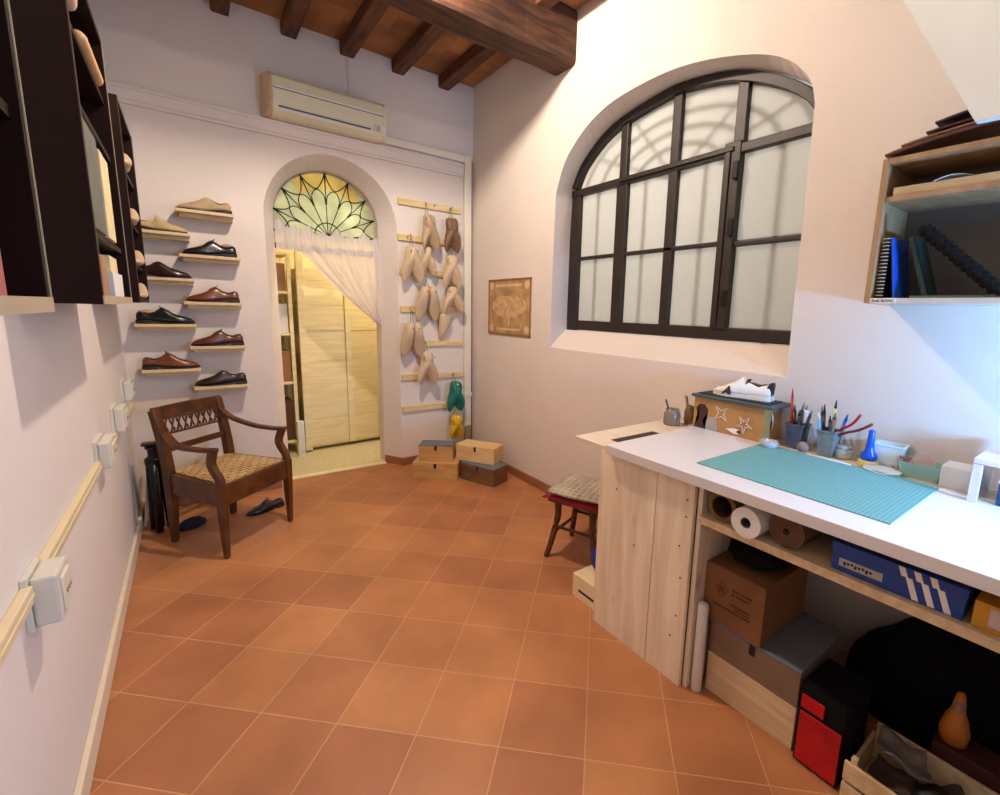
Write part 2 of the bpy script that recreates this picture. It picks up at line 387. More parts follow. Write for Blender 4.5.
MB().box((0.37, -0.199, 0.045), (0.64, 0.008, 0.01), (0.2, 0, 0)).build('air_slot', black_p, ac)
MB().box((0.38, -0.204, 0.09), (0.68, 0.006, 0.07)).build('flap', ivory, ac, bevel=0.002)
dp = MB().box((0.74, -0.206, 0.06), (0.055, 0.004, 0.045)).build('display_label', mat('label_grey', (200, 186, 172), 0.5), ac)
for k in range(3): MB().box((0.748, -0.209, 0.072 - k * 0.012), (0.025, 0.001, 0.004)).build('marking', mat('marking', (130, 110, 104), 0.6), dp)

# fanlight
fan = MB().b2(0.59, 1.41, YB + 0.245, YB + 0.265, 1.955, 2.0).build('window_2', window_wood)
struct(fan)
FY = YB + 0.26; hub = (1.005, 2.095)
def glass_mat(name, col, va=0.15):
    m = bpy.data.materials.new(name); m.use_nodes = True; nt = m.node_tree
    for n in list(nt.nodes): nt.nodes.remove(n)
    out = nt.nodes.new('ShaderNodeOutputMaterial'); mix = nt.nodes.new('ShaderNodeMixShader'); tr = nt.nodes.new('ShaderNodeBsdfTranslucent'); g = nt.nodes.new('ShaderNodeBsdfDiffuse')
    n = nt.nodes.new('ShaderNodeTexNoise'); n.inputs['Scale'].default_value = 7; r = nt.nodes.new('ShaderNodeValToRGB'); c = lin(col)
    tc = nt.nodes.new('ShaderNodeTexCoord'); nt.links.new(tc.outputs['Object'], n.inputs[0])
    r.color_ramp.elements[0].color = tuple(v * (1 - va) for v in c[:3]) + (1,); r.color_ramp.elements[1].color = tuple(min(1, v * (1 + va / 2)) for v in c[:3]) + (1,)
    r.color_ramp.elements[0].position = 0.35; r.color_ramp.elements[1].position = 0.65
    nt.links.new(n.outputs[0], r.inputs[0]); nt.links.new(r.outputs[0], tr.inputs[0]); nt.links.new(r.outputs[0], g.inputs[0])
    mix.inputs[0].default_value = 0.22; nt.links.new(tr.outputs[0], mix.inputs[1]); nt.links.new(g.outputs[0], mix.inputs[2]); nt.links.new(mix.outputs[0], out.inputs[0])
    return m
g_green = glass_mat('pale_green_glass', (222, 234, 226)); g_yel = glass_mat('yellow_glass', (230, 226, 180))
def arch_dist(th_):
    # distance from hub to arch outline (half circle r .41 around (1.0,2.2), straight sides below)
    c, s_ = math.cos(th_), math.sin(th_)
    t = 0.02
    while t < 0.9:
        x, z = hub[0] + t * c - 1.0, hub[1] + t * s_ - 2.2
        if (z > 0 and x * x + z * z > 0.41 ** 2) or (z <= 0 and abs(x) > 0.41): return t
        t += 0.002
    return t
pts = [(hub[0], hub[1])]
N = 40
mbp = MB(); ring = []
angs = [math.radians(-4 + 188 * k / N) for k in range(N + 1)]
inner_pts = [(hub[0] + arch_dist(a) * 0.72 * math.cos(a), hub[1] + arch_dist(a) * 0.72 * math.sin(a)) for a in angs]
outer_pts = [(hub[0] + arch_dist(a) * math.cos(a), hub[1] + arch_dist(a) * math.sin(a)) for a in angs]
mbp.prism(inner_pts, lambda u, v: (u, FY, v), lambda u, v: (u, FY + 0.004, v))
mbp.build('petal_panes', g_green, fan, label='pale green glass petals')
def ring_pane(k0, k1, m, lab):
    poly = outer_pts[k0:k1 + 1] + inner_pts[k0:k1 + 1][::-1]
    b = MB()
    for k in range(k0, k1):
        b.prism([outer_pts[k], outer_pts[k + 1], inner_pts[k + 1], inner_pts[k]], lambda u, v: (u, FY, v), lambda u, v: (u, FY + 0.004, v))
    b.build('scallop_pane', m, fan, label=lab)
ring_pane(0, 12, g_yel if False else g_green, 'pale green scallop glass')
ring_pane(12, 27, g_yel, 'yellow scallop glass')
ring_pane(27, 40, g_green, 'pale green scallop glass')
lead = mat('black_lead', (16, 14, 16), 0.5)
def P3(r, a): return (hub[0] + r * math.cos(a), FY - 0.006, hub[1] + r * math.sin(a))
lines = [math.radians(2 + 22.2 * k) for k in range(9)]
lb = MB()
for a in lines:
    R_ = arch_dist(a)
    lb.tube([P3(0.005, a), P3(R_ * 0.62, a), P3(R_ * 0.82, a), P3(R_ * 0.99, a)], [0.0035, 0.0035, 0.0045, 0.009], 6)
lb.tube([P3(0.105, math.radians(t)) for t in range(-6, 190, 8)], 0.005, 6)
for a0, a1 in zip(lines, lines[1:]):
    am = (a0 + a1) / 2; R0, R1, Rm = arch_dist(a0), arch_dist(a1), arch_dist(am)
    lb.tube(smooth_pts([P3(R0 * 0.50, a0 + .01), P3((R0 + Rm) * 0.31, a0 + (am - a0) * 0.18), P3((R0 + Rm) * 0.35, a0 + (am - a0) * 0.55), P3(Rm * 0.735, am), P3((R1 + Rm) * 0.35, a1 - (a1 - am) * 0.55), P3((R1 + Rm) * 0.31, a1 - (a1 - am) * 0.18), P3(R1 * 0.50, a1 - .01)], 4), 0.0042, 6)
    lb.tube(smooth_pts([P3(R0 * 0.985, a0), P3((R0 + Rm) / 2 * 0.84, a0 + (am - a0) * 0.35), P3(Rm * 0.745, am), P3((R1 + Rm) / 2 * 0.84, a1 - (a1 - am) * 0.35), P3(R1 * 0.985, a1)], 4), 0.0048, 6)
lb.build('leading', lead, fan, smooth=True)
al = arch(0.592, 1.408, 2.20, 0.408, 2.0)
MB().tube([(u, FY, v) for u, v in al], 0.009, 8).build('rim', mat('grey_rim', (178, 170, 150), 0.6), fan, smooth=True)

# curtain
def sheer(name, col, alpha):
    m = bpy.data.materials.new(name); m.use_nodes = True; nt = m.node_tree
    for n in list(nt.nodes): nt.nodes.remove(n)
    out = nt.nodes.new('ShaderNodeOutputMaterial'); m1 = nt.nodes.new('ShaderNodeMixShader'); m2 = nt.nodes.new('ShaderNodeMixShader')
    d = nt.nodes.new('ShaderNodeBsdfDiffuse'); t = nt.nodes.new('ShaderNodeBsdfTranslucent'); tp = nt.nodes.new('ShaderNodeBsdfTransparent')
    d.inputs[0].default_value = lin(col); t.inputs[0].default_value = lin(col)
    wv = nt.nodes.new('ShaderNodeTexNoise'); wv.inputs['Scale'].default_value = 300
    mr = nt.nodes.new('ShaderNodeMapRange'); mr.inputs[3].default_value = alpha - 0.06; mr.inputs[4].default_value = alpha + 0.06
    nt.links.new(wv.outputs[0], mr.inputs[0]); nt.links.new(mr.outputs[0], m2.inputs[0])
    m1.inputs[0].default_value = 0.45
    nt.links.new(d.outputs[0], m1.inputs[1]); nt.links.new(t.outputs[0], m1.inputs[2])
    nt.links.new(tp.outputs[0], m2.inputs[1]); nt.links.new(m1.outputs[0], m2.inputs[2]); nt.links.new(m2.outputs[0], out.inputs[0])
    return m
sheer_m = sheer('sheer_white', (236, 230, 232), 0.86)
cu = thing('door_curtain', 'sheer white curtain swept to the right across the arched doorway', 'curtain', (1.0, YB + 0.17, 2.05))
MB().tube([(-0.415, 0.01, 0.0), (0.415, 0.01, 0.0)], 0.007, 8).build('rod', white_m, cu, smooth=True)
rows = []
for j in range(9):
    v = j / 8; row = []
    for i in range(90):
        u = i / 89
        x = -0.41 + 0.82 * u
        z = -0.115 + v * (0.17 + 0.022 * math.sin(u * 47) * v + 0.018 * math.sin(u * 23 + 1) * v + (0.03 if u < 0.25 else 0) * v)
        y = -0.012 + 0.011 * math.sin(u * 95 + v * 1.2) + 0.008 * math.sin(u * 41)
        row.append((x, y, z))
    rows.append(row)
MB().grid(rows).build('heading_ruffle', sheer_m, cu, smooth=True)
rows = []
for j in range(25):
    v = j / 24; row = []
    for i in range(80):
        u = i / 79
        top = Vector((-0.27 + 0.68 * u, -0.012, -0.07)); bot = Vector((0.355 + 0.045 * u, -0.03, -0.69 - 0.02 * u))
        p = top.lerp(bot, v)
        sag = math.sin(v * PI) * (1 - u)
        p.z -= 0.02 * sag; p.x -= 0.01 * sag
        p.y += (0.016 * (1 - 0.4 * v)) * math.sin(u * 42 + 0.7 * math.sin(u * 9)) + 0.01 * math.sin(u * 17 + v * 3)
        row.append(tuple(p))
    rows.append(row)
MB().grid(rows).build('drape', sheer_m, cu, smooth=True)
rows = []
for j in range(12):
    v = j / 11
    rows.append([(0.33 + 0.075 * u / 14 + 0.01 * math.sin(v * 5), -0.03 + 0.012 * math.sin(u * 1.6 + v), -0.66 - 0.05 * v * (0.4 + 0.6 * u / 14)) for u in range(15)])
MB().grid(rows).build('tie_end', sheer_m, cu, smooth=True)

# ---------------------------------------------------------------- main window
win = struct(MB().b2(2.465, 2.505, 1.05, 2.93, 1.365, 1.44).build('window_1', window_wood, bevel=0.005))
ww = window_wood
def bar(name, y0, y1, z0, z1, x0=2.462, x1=2.50, par=win): return MB().b2(x0, x1, y0, y1, z0, z1).build(name, ww, par, bevel=0.005)
bar('frame_stile', 2.82, 2.93, 1.36, 2.43)
bar('mullion', 2.335, 2.435, 1.43, 2.43)
bar('mullion', 1.922, 1.99, 1.43, 2.43)
bar('centre_post', 1.50, 1.60, 1.43, 2.45, 2.45)
MB().b2(2.440, 2.455, 1.555, 1.585, 1.45, 2.40).build('astragal', ww, win, bevel=0.004)
bar('transom', 1.04, 2.93, 2.385, 2.435, 2.455)
MB().b2(2.44, 2.47, 1.54, 2.40, 2.40, 2.425).build('transom_rail', ww, win, bevel=0.004)
bar('glazing_bar', 2.435, 2.83, 1.905, 1.93); bar('glazing_bar', 1.60, 2.34, 1.905, 1.93); bar('glazing_bar', 1.04, 1.50, 1.892, 1.918)
def arch_z(y):
    for (y0, z0), (y1, z1) in zip(WI, WI[1:]):
        if y1 <= y <= y0 and y0 != y1: return z0 + (z1 - z0) * (y0 - y) / (y0 - y1)
    return 2.5
for y in (2.385, 1.955, 1.525): bar('upright', y - 0.032, y + 0.032, 2.43, arch_z(y) - 0.01)
bar('frame_stile', 1.04, 1.085, 1.40, 2.45)
ar = [Vector((2.482, y, z)) for y, z in WI[2:-2]]
arc = ar
MB().sweep([(p.x, p.y + (1.98 - p.y) * 0.03, p.z - 0.028) for p in arc], (0.05, 0.075), up=(1, 0, 0)).build('arch_frame', ww, win, bevel=0.004)
for z in (1.56, 1.95, 2.25): MB().b2(2.43, 2.452, 1.50, 1.53, z, z + 0.09).build('hinge', mat('dark_iron', (30, 24, 24), 0.5, 0.6), win, bevel=0.002)
fr = glass_mat('frosted_glass', (224, 221, 214), 0.01)
def pane(poly): return MB().prism(poly, lambda u, v: (2.495, u, v), lambda u, v: (2.499, u, v)).build('glass_pane', fr, win)
for y0, y1 in ((2.435, 2.83), (1.99, 2.335), (1.60, 1.922), (1.085, 1.50)):
    pane([(y0, 1.44), (y1, 1.44), (y1, 1.906), (y0, 1.906)]); pane([(y0, 1.929), (y1, 1.929), (y1, 2.386), (y0, 2.386)])
for y0, y1 in ((2.415, 2.90), (1.985, 2.355), (1.555, 1.925), (1.08, 1.495)):
    n = 8; top = [(y1 - (y1 - y0) * k / n) for k in range(n + 1)]
    pane([(y0, 2.434), (y1, 2.434)] + [(y, max(2.44, arch_z(y) - 0.012)) for y in top])
gr = thing('window_grille', 'iron grille seen as shadows through the frosted arched window', 'grille', (2.562, 1.98, 1.362))
iron = mat('iron', (40, 36, 34), 0.6, 0.5)
gb = MB()
for k in range(9): gb.tube([(0, -0.88 + k * 0.22, 0), (0, -0.88 + k * 0.22, 1.04)], 0.012, 6)
gb.build('bars', iron, gr)
for r in (0.28, 0.42, 0.56, 0.70):
    MB().tube([(0, -r * 1.15 * math.cos(PI * k / 16), 1.02 + r * 0.62 * math.sin(PI * k / 16)) for k in range(17)], 0.012, 6).build('arc_bar', iron, gr)
for a in (35, 65, 95, 125, 150): MB().tube([(0, 0, 1.0), (0, 0.80 * math.cos(math.radians(a)), 1.0 + 0.46 * math.sin(math.radians(a)))], 0.009, 6).build('ray_bar', iron, gr)

# print on the right wall
prn = thing('wall_print', 'small sepia map print with oval corner vignettes on the right wall', 'picture', (XR, 3.52, 1.53))
pm = mat('sepia_map', (176, 140, 98), 0.8, var=0.32, scale=11)
MB().b2(-0.006, 0, -0.345, 0.345, -0.25, 0.25).build('sheet', pm, prn)
lt = mat('sepia_light', (214, 180, 136), 0.8, var=0.08); bd = mat('sepia_dark', (132, 98, 62), 0.8)
f = MB()
for a, b_, c_, d_ in ((-0.345, 0.345, 0.235, 0.25), (-0.345, 0.345, -0.25, -0.235), (-0.345, -0.33, -0.25, 0.25), (0.33, 0.345, -0.25, 0.25)): f.b2(-0.009, -0.006, a, b_, c_, d_)
f.build('border', bd, prn)
MB().b2(-0.008, -0.006, -0.2, 0.22, 0.18, 0.205).build('title_band', lt, prn); MB().b2(-0.008, -0.006, -0.18, 0.2, -0.205, -0.185).build('title_band', lt, prn)
for sy in (-1, 1):
    for sz in (-1, 1):
        poly = [(sy * 0.285 + 0.036 * math.cos(2 * PI * k / 16), sz * 0.19 + 0.034 * math.sin(2 * PI * k / 16)) for k in range(16)]
        MB().prism(poly, lambda u, v: (-0.006, u, v), lambda u, v: (-0.008, u, v)).build('vignette', lt, prn)
poly = [(0.28 * math.cos(2 * PI * k / 28), 0.01 + 0.10 * math.sin(2 * PI * k / 28) * (1 + 0.12 * math.sin(k * 1.7))) for k in range(28)]
MB().prism(poly, lambda u, v: (-0.006, u, v), lambda u, v: (-0.0075, u, v)).build('map_shape', mat('sepia_mid', (200, 164, 118), 0.8, var=0.25, scale=26), prn)
MB().b2(-0.0078, -0.006, -0.02, 0.0, -0.17, -0.07).build('stem', lt, prn)

# ---------------------------------------------------------------- raceway on left wall
rw = thing('cable_raceway', 'cream square cable raceway along the left wall between the socket boxes', 'raceway', (XL, 0, 0.785))
rc = mat('cream_pvc', (222, 208, 172), 0.45, var=0.02)
for a_, b_ in ((-1.0, 1.562), (1.688, 2.672), (2.868, 3.242), (3.428, 4.18)):
    ch_ = MB().b2(0, 0.022, a_, b_, -0.022, 0.022).build('channel', rc, rw, bevel=0.004)
    MB().b2(0.022, 0.025, a_, b_, -0.004, 0.003).build('lid_seam', rc, ch_)
def sock(y0, y1, z0, z1, lab, d=0.075):
    t = thing('socket_box', lab, 'socket', (XL, (y0 + y1) / 2, z0), group='socket boxes on the left wall')
    ly, lz = (y1 - y0) / 2, z1 - z0
    MB().b2(0.014, d, -ly, ly, 0, lz).build('box', mat('socket_white', (212, 210, 200), 0.4, var=0.02), t, bevel=0.008)
    MB().b2(0.0, 0.014, -ly - 0.006, ly + 0.006, -0.006, lz + 0.006).build('back_plate', MATS['socket_white'], t, bevel=0.003)
    f = MB().b2(d - 0.002, d + 0.006, -ly + 0.02, ly - 0.02, 0.02, lz - 0.02).build('face_plate', plastic, t, bevel=0.004)
    for k in (-1, 0, 1): MB().lathe([(0.006, 0), (0.006, 0.008)], c=(d, k * 0.02, lz / 2), n=10, axis='x').build('pin_hole', mat('grey_pin', (150, 146, 138), .6), f)
    return t
sock(1.56, 1.68, 0.69, 0.82, 'nearest cream socket box on the left wall raceway', 0.064)
sock(2.68, 2.86, 0.765, 0.885, 'second nearest socket box on the left wall raceway', 0.055)
sock(3.25, 3.42, 0.80, 0.93, 'third socket box along the left wall, left of the armchair', 0.055)
sock(3.78, 3.93, 0.88, 1.0, 'farthest socket box on the left wall, near the shoe shelves', 0.05)

# ---------------------------------------------------------------- shoes
def ring_pts(t, x, w, z0, z1, pinch, n=16):
    pts = []
    for k in range(n):
        a = 2 * PI * k / n
        c, s_ = math.cos(a), math.sin(a)
        zz = z0 + (z1 - z0) * (0.5 + 0.5 * (abs(s_) ** 0.8) * (1 if s_ > 0 else -1))
        h = (zz - z0) / max(1e-6, z1 - z0)
        ww_ = w * (abs(c) ** 0.6 * (1 if c > 0 else -1)) * (1 - pinch * h)
        pts.append((x, ww_, zz))
    return pts
HW = [(0, .022), (.04, .033), (.12, .036), (.28, .034), (.42, .036), (.58, .046), (.7, .050), (.8, .046), (.9, .034), (.96, .021), (1, .006)]
TOP = [(0, .064), (.03, .082), (.1, .082), (.2, .070), (.3, .076), (.40, .104), (.46, .108), (.52, .098), (.62, .074), (.74, .058), (.86, .047), (.95, .036), (1, .018)]
BOT0 = [(0, .024), (.22, .024), (.36, .014), (.52, .006), (.8, .006), (.93, .009), (1, .012)]
def ip(tab, t):
    for (a, b), (c, d) in zip(tab, tab[1:]):
        if a <= t <= c: return b + (d - b) * (t - a) / (c - a)
    return tab[-1][1]
def make_shoe(name, label, group, upper, sole, laces=True, tree=None, low=False, lining=None, flat=False, L=0.31, high=1.0, loc=(0, 0, 0), rotz=0, cat='shoe'):
    t = thing(name, label, cat, loc, rotz, group)
    ts = [0, .02, .05, .09, .14, .2, .26, .32, .38, .43, .48, .53, .58, .64, .7, .76, .82, .88, .93, .965, .99, 1]
    BOT = [(0, .020), (.3, .020), (.6, .015), (.9, .015), (1, .020)] if flat else BOT0
    cap_ = .078 if flat else .06
    rings = []
    for q in ts:
        top = max(ip(TOP, q) * high, ip(BOT, q) + 0.005)
        if low and q < 0.45: top = min(top, cap_)
        pinch = 0.45 if q < 0.5 else 0.45 - 0.2 * (q - 0.5)
        rings.append(ring_pts(q, (q - 0.5) * L, ip(HW, q), ip(BOT, q), top, pinch))
    MB().loft(rings).build('upper', upper, t, smooth=True)
    sr = []
    for q in ts:
        x = (q - 0.5) * (L + 0.008); ww_ = ip(HW, q) + 0.003; b = ip(BOT, q)
        b0 = 0 if flat else b - 0.007
        sr.append([(x, -ww_, b0), (x, ww_, b0), (x, ww_, b + 0.002), (x, -ww_, b + 0.002)])
    MB().loft(sr).build('sole', sole, t)
    hr = []
    for q in (0, .03, .08, .15, .21, .24):
        x = (q - 0.5) * (L + 0.006); ww_ = ip(HW, q) + 0.002
        hr.append([(x, -ww_, 0), (x, ww_, 0), (x, ww_, 0.019), (x, -ww_, 0.019)])
    if not flat: MB().loft(hr).build('heel', sole, t)
    # collar opening
    lr = []
    for q in (.045, .08, .14, .2, .26, .32, .375):
        wq = ip(HW, q) * 0.52 * math.sin(PI * (q - 0.03) / 0.37) ** 0.5; tp = ip(TOP, q) * high
        if low: tp = min(tp, cap_)
        x = (q - 0.5) * L
        lr.append([(x, -wq, tp - 0.012), (x, wq, tp - 0.012), (x, wq, tp + 0.0008), (x, -wq, tp + 0.0008)])
    MB().loft(lr).build('collar_lining', lining or black_p, t, smooth=False)
    if tree:
        tr = MB().loft([[(x * 1.0 - 0.5 * L, w_ * math.cos(2 * PI * k / 12), zc + h * math.sin(2 * PI * k / 12)) for k in range(12)] for x, w_, zc, h in
                        ((.02, .008, .078, .006), (.03, .016, .078, .012), (.055, .019, .080, .014), (.08, .014, .078, .012), (.095, .006, .074, .006))])
        tr.build('shoe_tree', tree, t, smooth=True, label='wooden shoe tree')
    if laces:
        lm = mat('lace_dark', (24, 16, 14), 0.8); g = MB()
        for k in range(4):
            q = .46 + .035 * k; x = (q - 0.5) * L; zt = ip(TOP, q) * high
            g.tube([(x, -.017, zt - .006), (x, 0, zt + .003), (x + 0.004, .017, zt - .006)], 0.0018, 5)
        x = (.44 - 0.5) * L; zt = ip(TOP, .44) * high
        for sg in (-1, 1): g.tube(smooth_pts([(x, 0, zt), (x - .012, sg * .018, zt + .012), (x - .004, sg * .03, zt + .004), (x + .004, sg * .012, zt)], 4), 0.0017, 5)
        g.build('laces', lm, t, smooth=True)
        MB().loft([[( (q - .5) * L, -.014, ip(TOP, q) * high - .004), ((q - .5) * L, .014, ip(TOP, q) * high - .004), ((q - .5) * L, .012, ip(TOP, q) * high + .002), ((q - .5) * L, -.012, ip(TOP, q) * high + .002)] for q in (.40, .44, .5, .56)]).build('tongue', upper, t)
    # cap seam
    sm = []
    q = .76; x = (q - .5) * L
    for k in range(1, 9):
        a = PI * k / 9; h = math.sin(a) ** 0.8
        tp = ip(TOP, q) * high; b = ip(BOT, q)
        sm.append((x, ip(HW, q) * (abs(math.cos(a)) ** .6) * (1 if math.cos(a) > 0 else -1) * (1 - .4 * (0.5 + 0.5 * h)) * 1.01, b + (tp - b) * (0.5 + 0.5 * h) + 0.0006))
    MB().tube(sm, 0.0011, 5).build('toe_cap_seam', sole, t)
    return t
def leather(name, c, rough=0.28): return mat(name, c, rough, var=0.25, scale=9, coat=0.3)
blk = leather('black_leather', (20, 18, 22)); brn = leather('brown_leather', (92, 44, 26)); dbr = leather('dark_brown_leather', (48, 24, 20))
tanl = leather('tan_brown_leather', (112, 58, 32)); bgr = leather('black_green_leather', (22, 24, 20)); suede = mat('beige_suede', (178, 150, 116), 0.9, var=0.12, scale=20)
suede2 = mat('sand_suede', (190, 164, 118), 0.9, var=0.12, scale=20); solem = mat('sole_leather', (30, 18, 14), 0.5); treem = wood('cedar_tree', (196, 156, 112), (170, 126, 84))
shoes = [ # x0,x1,z, upper, toe dir, label, kwargs
 (-.03, .30, 2.115, suede, -1, 'beige suede shoe on the topmost wall shelf of the right column', dict(laces=False, high=.95)),
 (-.03, .32, 1.82, blk, -1, 'glossy black lace-up shoe with shoe tree, second from top in the right column', dict(tree=treem)),
 (-.03, .31, 1.50, tanl, -1, 'mid brown lace-up shoe on the third shelf from the top in the right column', dict()),
 (-.02, .31, 1.19, brn, -1, 'chestnut brown shoe with a dark toe on the fourth shelf down in the right column', dict()),
 (-.02, .31, .90, dbr, -1, 'very dark brown plain shoe on the lowest shelf of the right column', dict(laces=False)),
 (-.30, .04, 1.955, suede2, 1, 'sand coloured suede slip-on on the topmost shelf of the left column', dict(laces=False, low=True)),
 (-.30, .04, 1.655, dbr, 1, 'dark brown plain shoe on the second shelf from the top of the left column', dict(laces=False)),
 (-.30, .03, 1.345, bgr, 1, 'black lace-up shoe with a shoe tree, third shelf down in the left column', dict(tree=treem)),
 (-.29, .03, 1.035, tanl, 1, 'reddish brown lace-up shoe on the lowest shelf of the left column', dict()),
]
shelf_labs = ['topmost shelf of the right column, holding the beige suede shoe', 'right column shelf holding the glossy black shoe', 'right column shelf holding the mid brown shoe', 'right column shelf holding the chestnut shoe',
 'lowest shelf of the right column, above the armchair', 'topmost shelf of the left column, holding the sand suede shoe', 'left column shelf holding the dark brown plain shoe', 'left column shelf holding the black shoe with a shoe tree', 'lowest shelf of the left column, holding the reddish brown shoe']
for (x0, x1, z, u, d, lab, kw), sl in zip(shoes, shelf_labs):
    cxs = (x0 + x1) / 2
    s_ = MB().b2(-(x1 - x0) / 2, (x1 - x0) / 2, -0.145, 0, -0.02, 0).build('shoe_shelf', pine, bevel=0.002)
    MB().b2(-(x1 - x0) / 2 + .02, (x1 - x0) / 2 - .005, -.10, 0, -.046, -.0205).build('cleat', pine_y, s_, bevel=.002)
    tag(s_, 'small pale pine ' + sl, 'shelf', 'small shoe shelves on the back wall', (cxs, YB, z))
    s_['label'] = s_['label'].replace('pine topmost shelf', 'pine shelf, topmost').replace('pine lowest shelf', 'pine shelf, lowest')
    make_shoe('dress_shoe', lab, 'shoes displayed on wall shelves', u, solem, loc=(cxs + d * 0.0, YB - 0.075, z + 0.0005), rotz=0 if d > 0 else PI, **kw)

# ---------------------------------------------------------------- lasts on rack strips
strip_z = [(1.53, 2.14, 2.425, 'first (topmost) pine strip of the last rack'), (1.52, 2.12, 2.12, 'second pine strip from the top of the last rack'), (1.53, 2.14, 1.825, 'third pine strip from the top of the last rack'),
           (1.53, 2.14, 1.49, 'fourth pine strip down, behind the cream and the bare lasts'), (1.53, 2.15, 1.17, 'fifth pine strip down, behind the upside down last'), (1.53, 2.15, .855, 'sixth pine strip, the one the teal lasts hang from'), (1.53, 2.0, .55, 'lowest pine strip of the last rack, with nothing on it')]
hooks = [[1.86, 2.03], [1.60], [2.03], [1.61], [1.75], [2.03], []]
for (x0, x1, z, lab), hk in zip(strip_z, hooks):
    st = MB().b2(-(x1 - x0) / 2, (x1 - x0) / 2, -0.022, 0, -0.026, 0.026).build('rack_strip', pine_y, bevel=0.002)
    tag(st, lab, 'rack', 'pine strips of the last rack', ((x0 + x1) / 2, YB, z))
    for hx in hk:
        xx = hx - (x0 + x1) / 2
        MB().tube([(xx, -0.02, 0), (xx, -0.05, 0.004), (xx, -0.06, 0.02)], 0.003, 6).build('hook', charcoal, st)
LAST = [(0, .022, .060, .010), (.02, .010, .078, .020), (.08, .002, .088, .027), (.2, .002, .094, .031), (.33, .004, .092, .034), (.45, .003, .080, .039), (.57, 0, .064, .044), (.69, 0, .050, .044), (.8, .002, .038, .037), (.89, .005, .030, .027), (.95, .009, .024, .017), (.985, .012, .020, .009), (1, .014, .018, .003)]
def last_mesh(L=0.28, k=1.0, n=14):
    mb = MB(); rings = []
    for s_, v0, v1, hw in LAST:
        ring = []
        for i in range(n):
            a = 2 * PI * i / n
            ring.append((hw * k * (abs(math.cos(a)) ** .75) * (1 if math.cos(a) > 0 else -1), -(v0 + (v1 - v0) * (0.5 + 0.5 * (abs(math.sin(a)) ** .75) * (1 if math.sin(a) > 0 else -1))) * k, -s_ * L))
        rings.append(ring)
    mb.loft(rings); return mb
last_m = mat('last_plastic_beige', (200, 176, 144), 0.45, var=0.1, scale=6)
last_d = mat('last_brown', (112, 84, 60), 0.5, var=0.25, scale=6); last_g = mat('last_tan', (172, 148, 116), 0.5, var=0.15, scale=6)
teal = mat('teal_plastic', (28, 112, 98), 0.2, var=0.05); yellow = mat('yellow_plastic', (214, 176, 24), 0.3, var=0.08)
olive = mat('olive_tag', (96, 92, 60), 0.6); leath_wrap = mat('brown_leather_pad', (84, 54, 36), 0.6)
GL = 'pairs of shoe lasts on the rack'
def last_pair(x, z, m, label, tilt=10, yaw=(60, -60), L=0.32, k=1.24, disc=None, pad=False, cordup=0.06, sp=0.026, y=YB - 0.03, single=False, flip=False):
    t = thing('shoe_lasts', label, 'shoe lasts', (x, y, z), 0, GL)
    for sg, yw in (((-1, yaw[0]), (1, yaw[1])) if not single else ((1, yaw[0]),)):
        o = last_mesh(L, k).build('last', m, t, smooth=True)
        o.location = (sg * sp, -0.025, 0)
        o.rotation_euler = (math.radians(180 if flip else 0), math.radians(-sg * tilt), math.radians(yw))
        if flip: o.location = (0, -0.03, -L)
        h = MB().lathe([(0.006, 0), (0.006, 0.004)], c=(0.0, -0.11 * k, -0.05), n=10, axis='y').build('peg_hole', charcoal, o)
        if disc: MB().lathe([(0.024, 0), (0.024, 0.006)], c=(0, -0.06 * k, 0.002), n=18, axis='z').build('end_disc', disc, o, label='olive disc')
        if pad:
            MB().tube(smooth_pts([(0.03, -0.02, -.02), (0.034, -0.03, -.12), (0.046, -0.01, -.19), (0.03, -0.005, -.26)], 4), 0.007, 6).build('leather_edge', leath_wrap, o, smooth=True)
    MB().tube(smooth_pts([(-0.015, -0.05, -0.005), (-0.003, -0.04, cordup), (0.003, -0.04, cordup), (0.018, -0.05, -0.005)], 5), 0.0022, 5).build('cord', string_m, t, smooth=True)
    return t
last_pair(1.765, 2.33, last_g, 'tan lasts hanging at the top left of the last rack', 15, (60, -35), cordup=.1)
last_pair(2.00, 2.33, last_d, 'dark brown leather padded lasts at the top right of the rack', 12, (45, -50), pad=True, cordup=.09)
last_pair(1.62, 2.04, last_m, 'beige lasts at the left end of the second strip', 12, (25, -35), cordup=.1, sp=.03)
last_pair(1.775, 2.05, last_m, 'small pale lasts with a dark disc, between two larger pairs on the second strip', 11, (20, -50), L=.25, k=1.0, disc=olive, cordup=.06)
last_pair(2.00, 2.00, last_m, 'pale lasts on the right, hanging right below the dark brown padded pair', 13, (35, -45), cordup=.09)
last_pair(1.76, 1.70, last_m, 'cream lasts with dark edges turned heel up, centre of the rack', 10, (0, 0), pad=True, cordup=.05, sp=.03)
last_pair(2.01, 1.71, last_m, 'cream lasts with an olive disc, splayed apart on the right of the rack', 24, (40, -50), L=.26, k=1.1, disc=olive, cordup=.04)
last_pair(1.86, 1.46, last_m, 'single upside down cream last with a brace, right of the rack centre', 14, (75, 0), L=.29, single=True, cordup=.02)
last_pair(1.61, 1.37, last_m, 'smooth pinkish lasts at the far left of the fourth strip', 8, (5, -5), cordup=.1, sp=.035)
last_pair(1.74, 1.10, last_m, 'lowest pair of beige lasts, hanging from the fifth strip', 15, (40, -40), cordup=.08)
last_pair(2.03, .80, teal, 'glossy teal green lasts at the lower right of the rack', 12, (35, -40), L=.31, k=1.4, cordup=.07)
last_pair(2.04, .46, yellow, 'yellow lasts hanging lowest, just above the wooden boxes', 12, (45, -45), L=.25, k=1.2, cordup=.04)

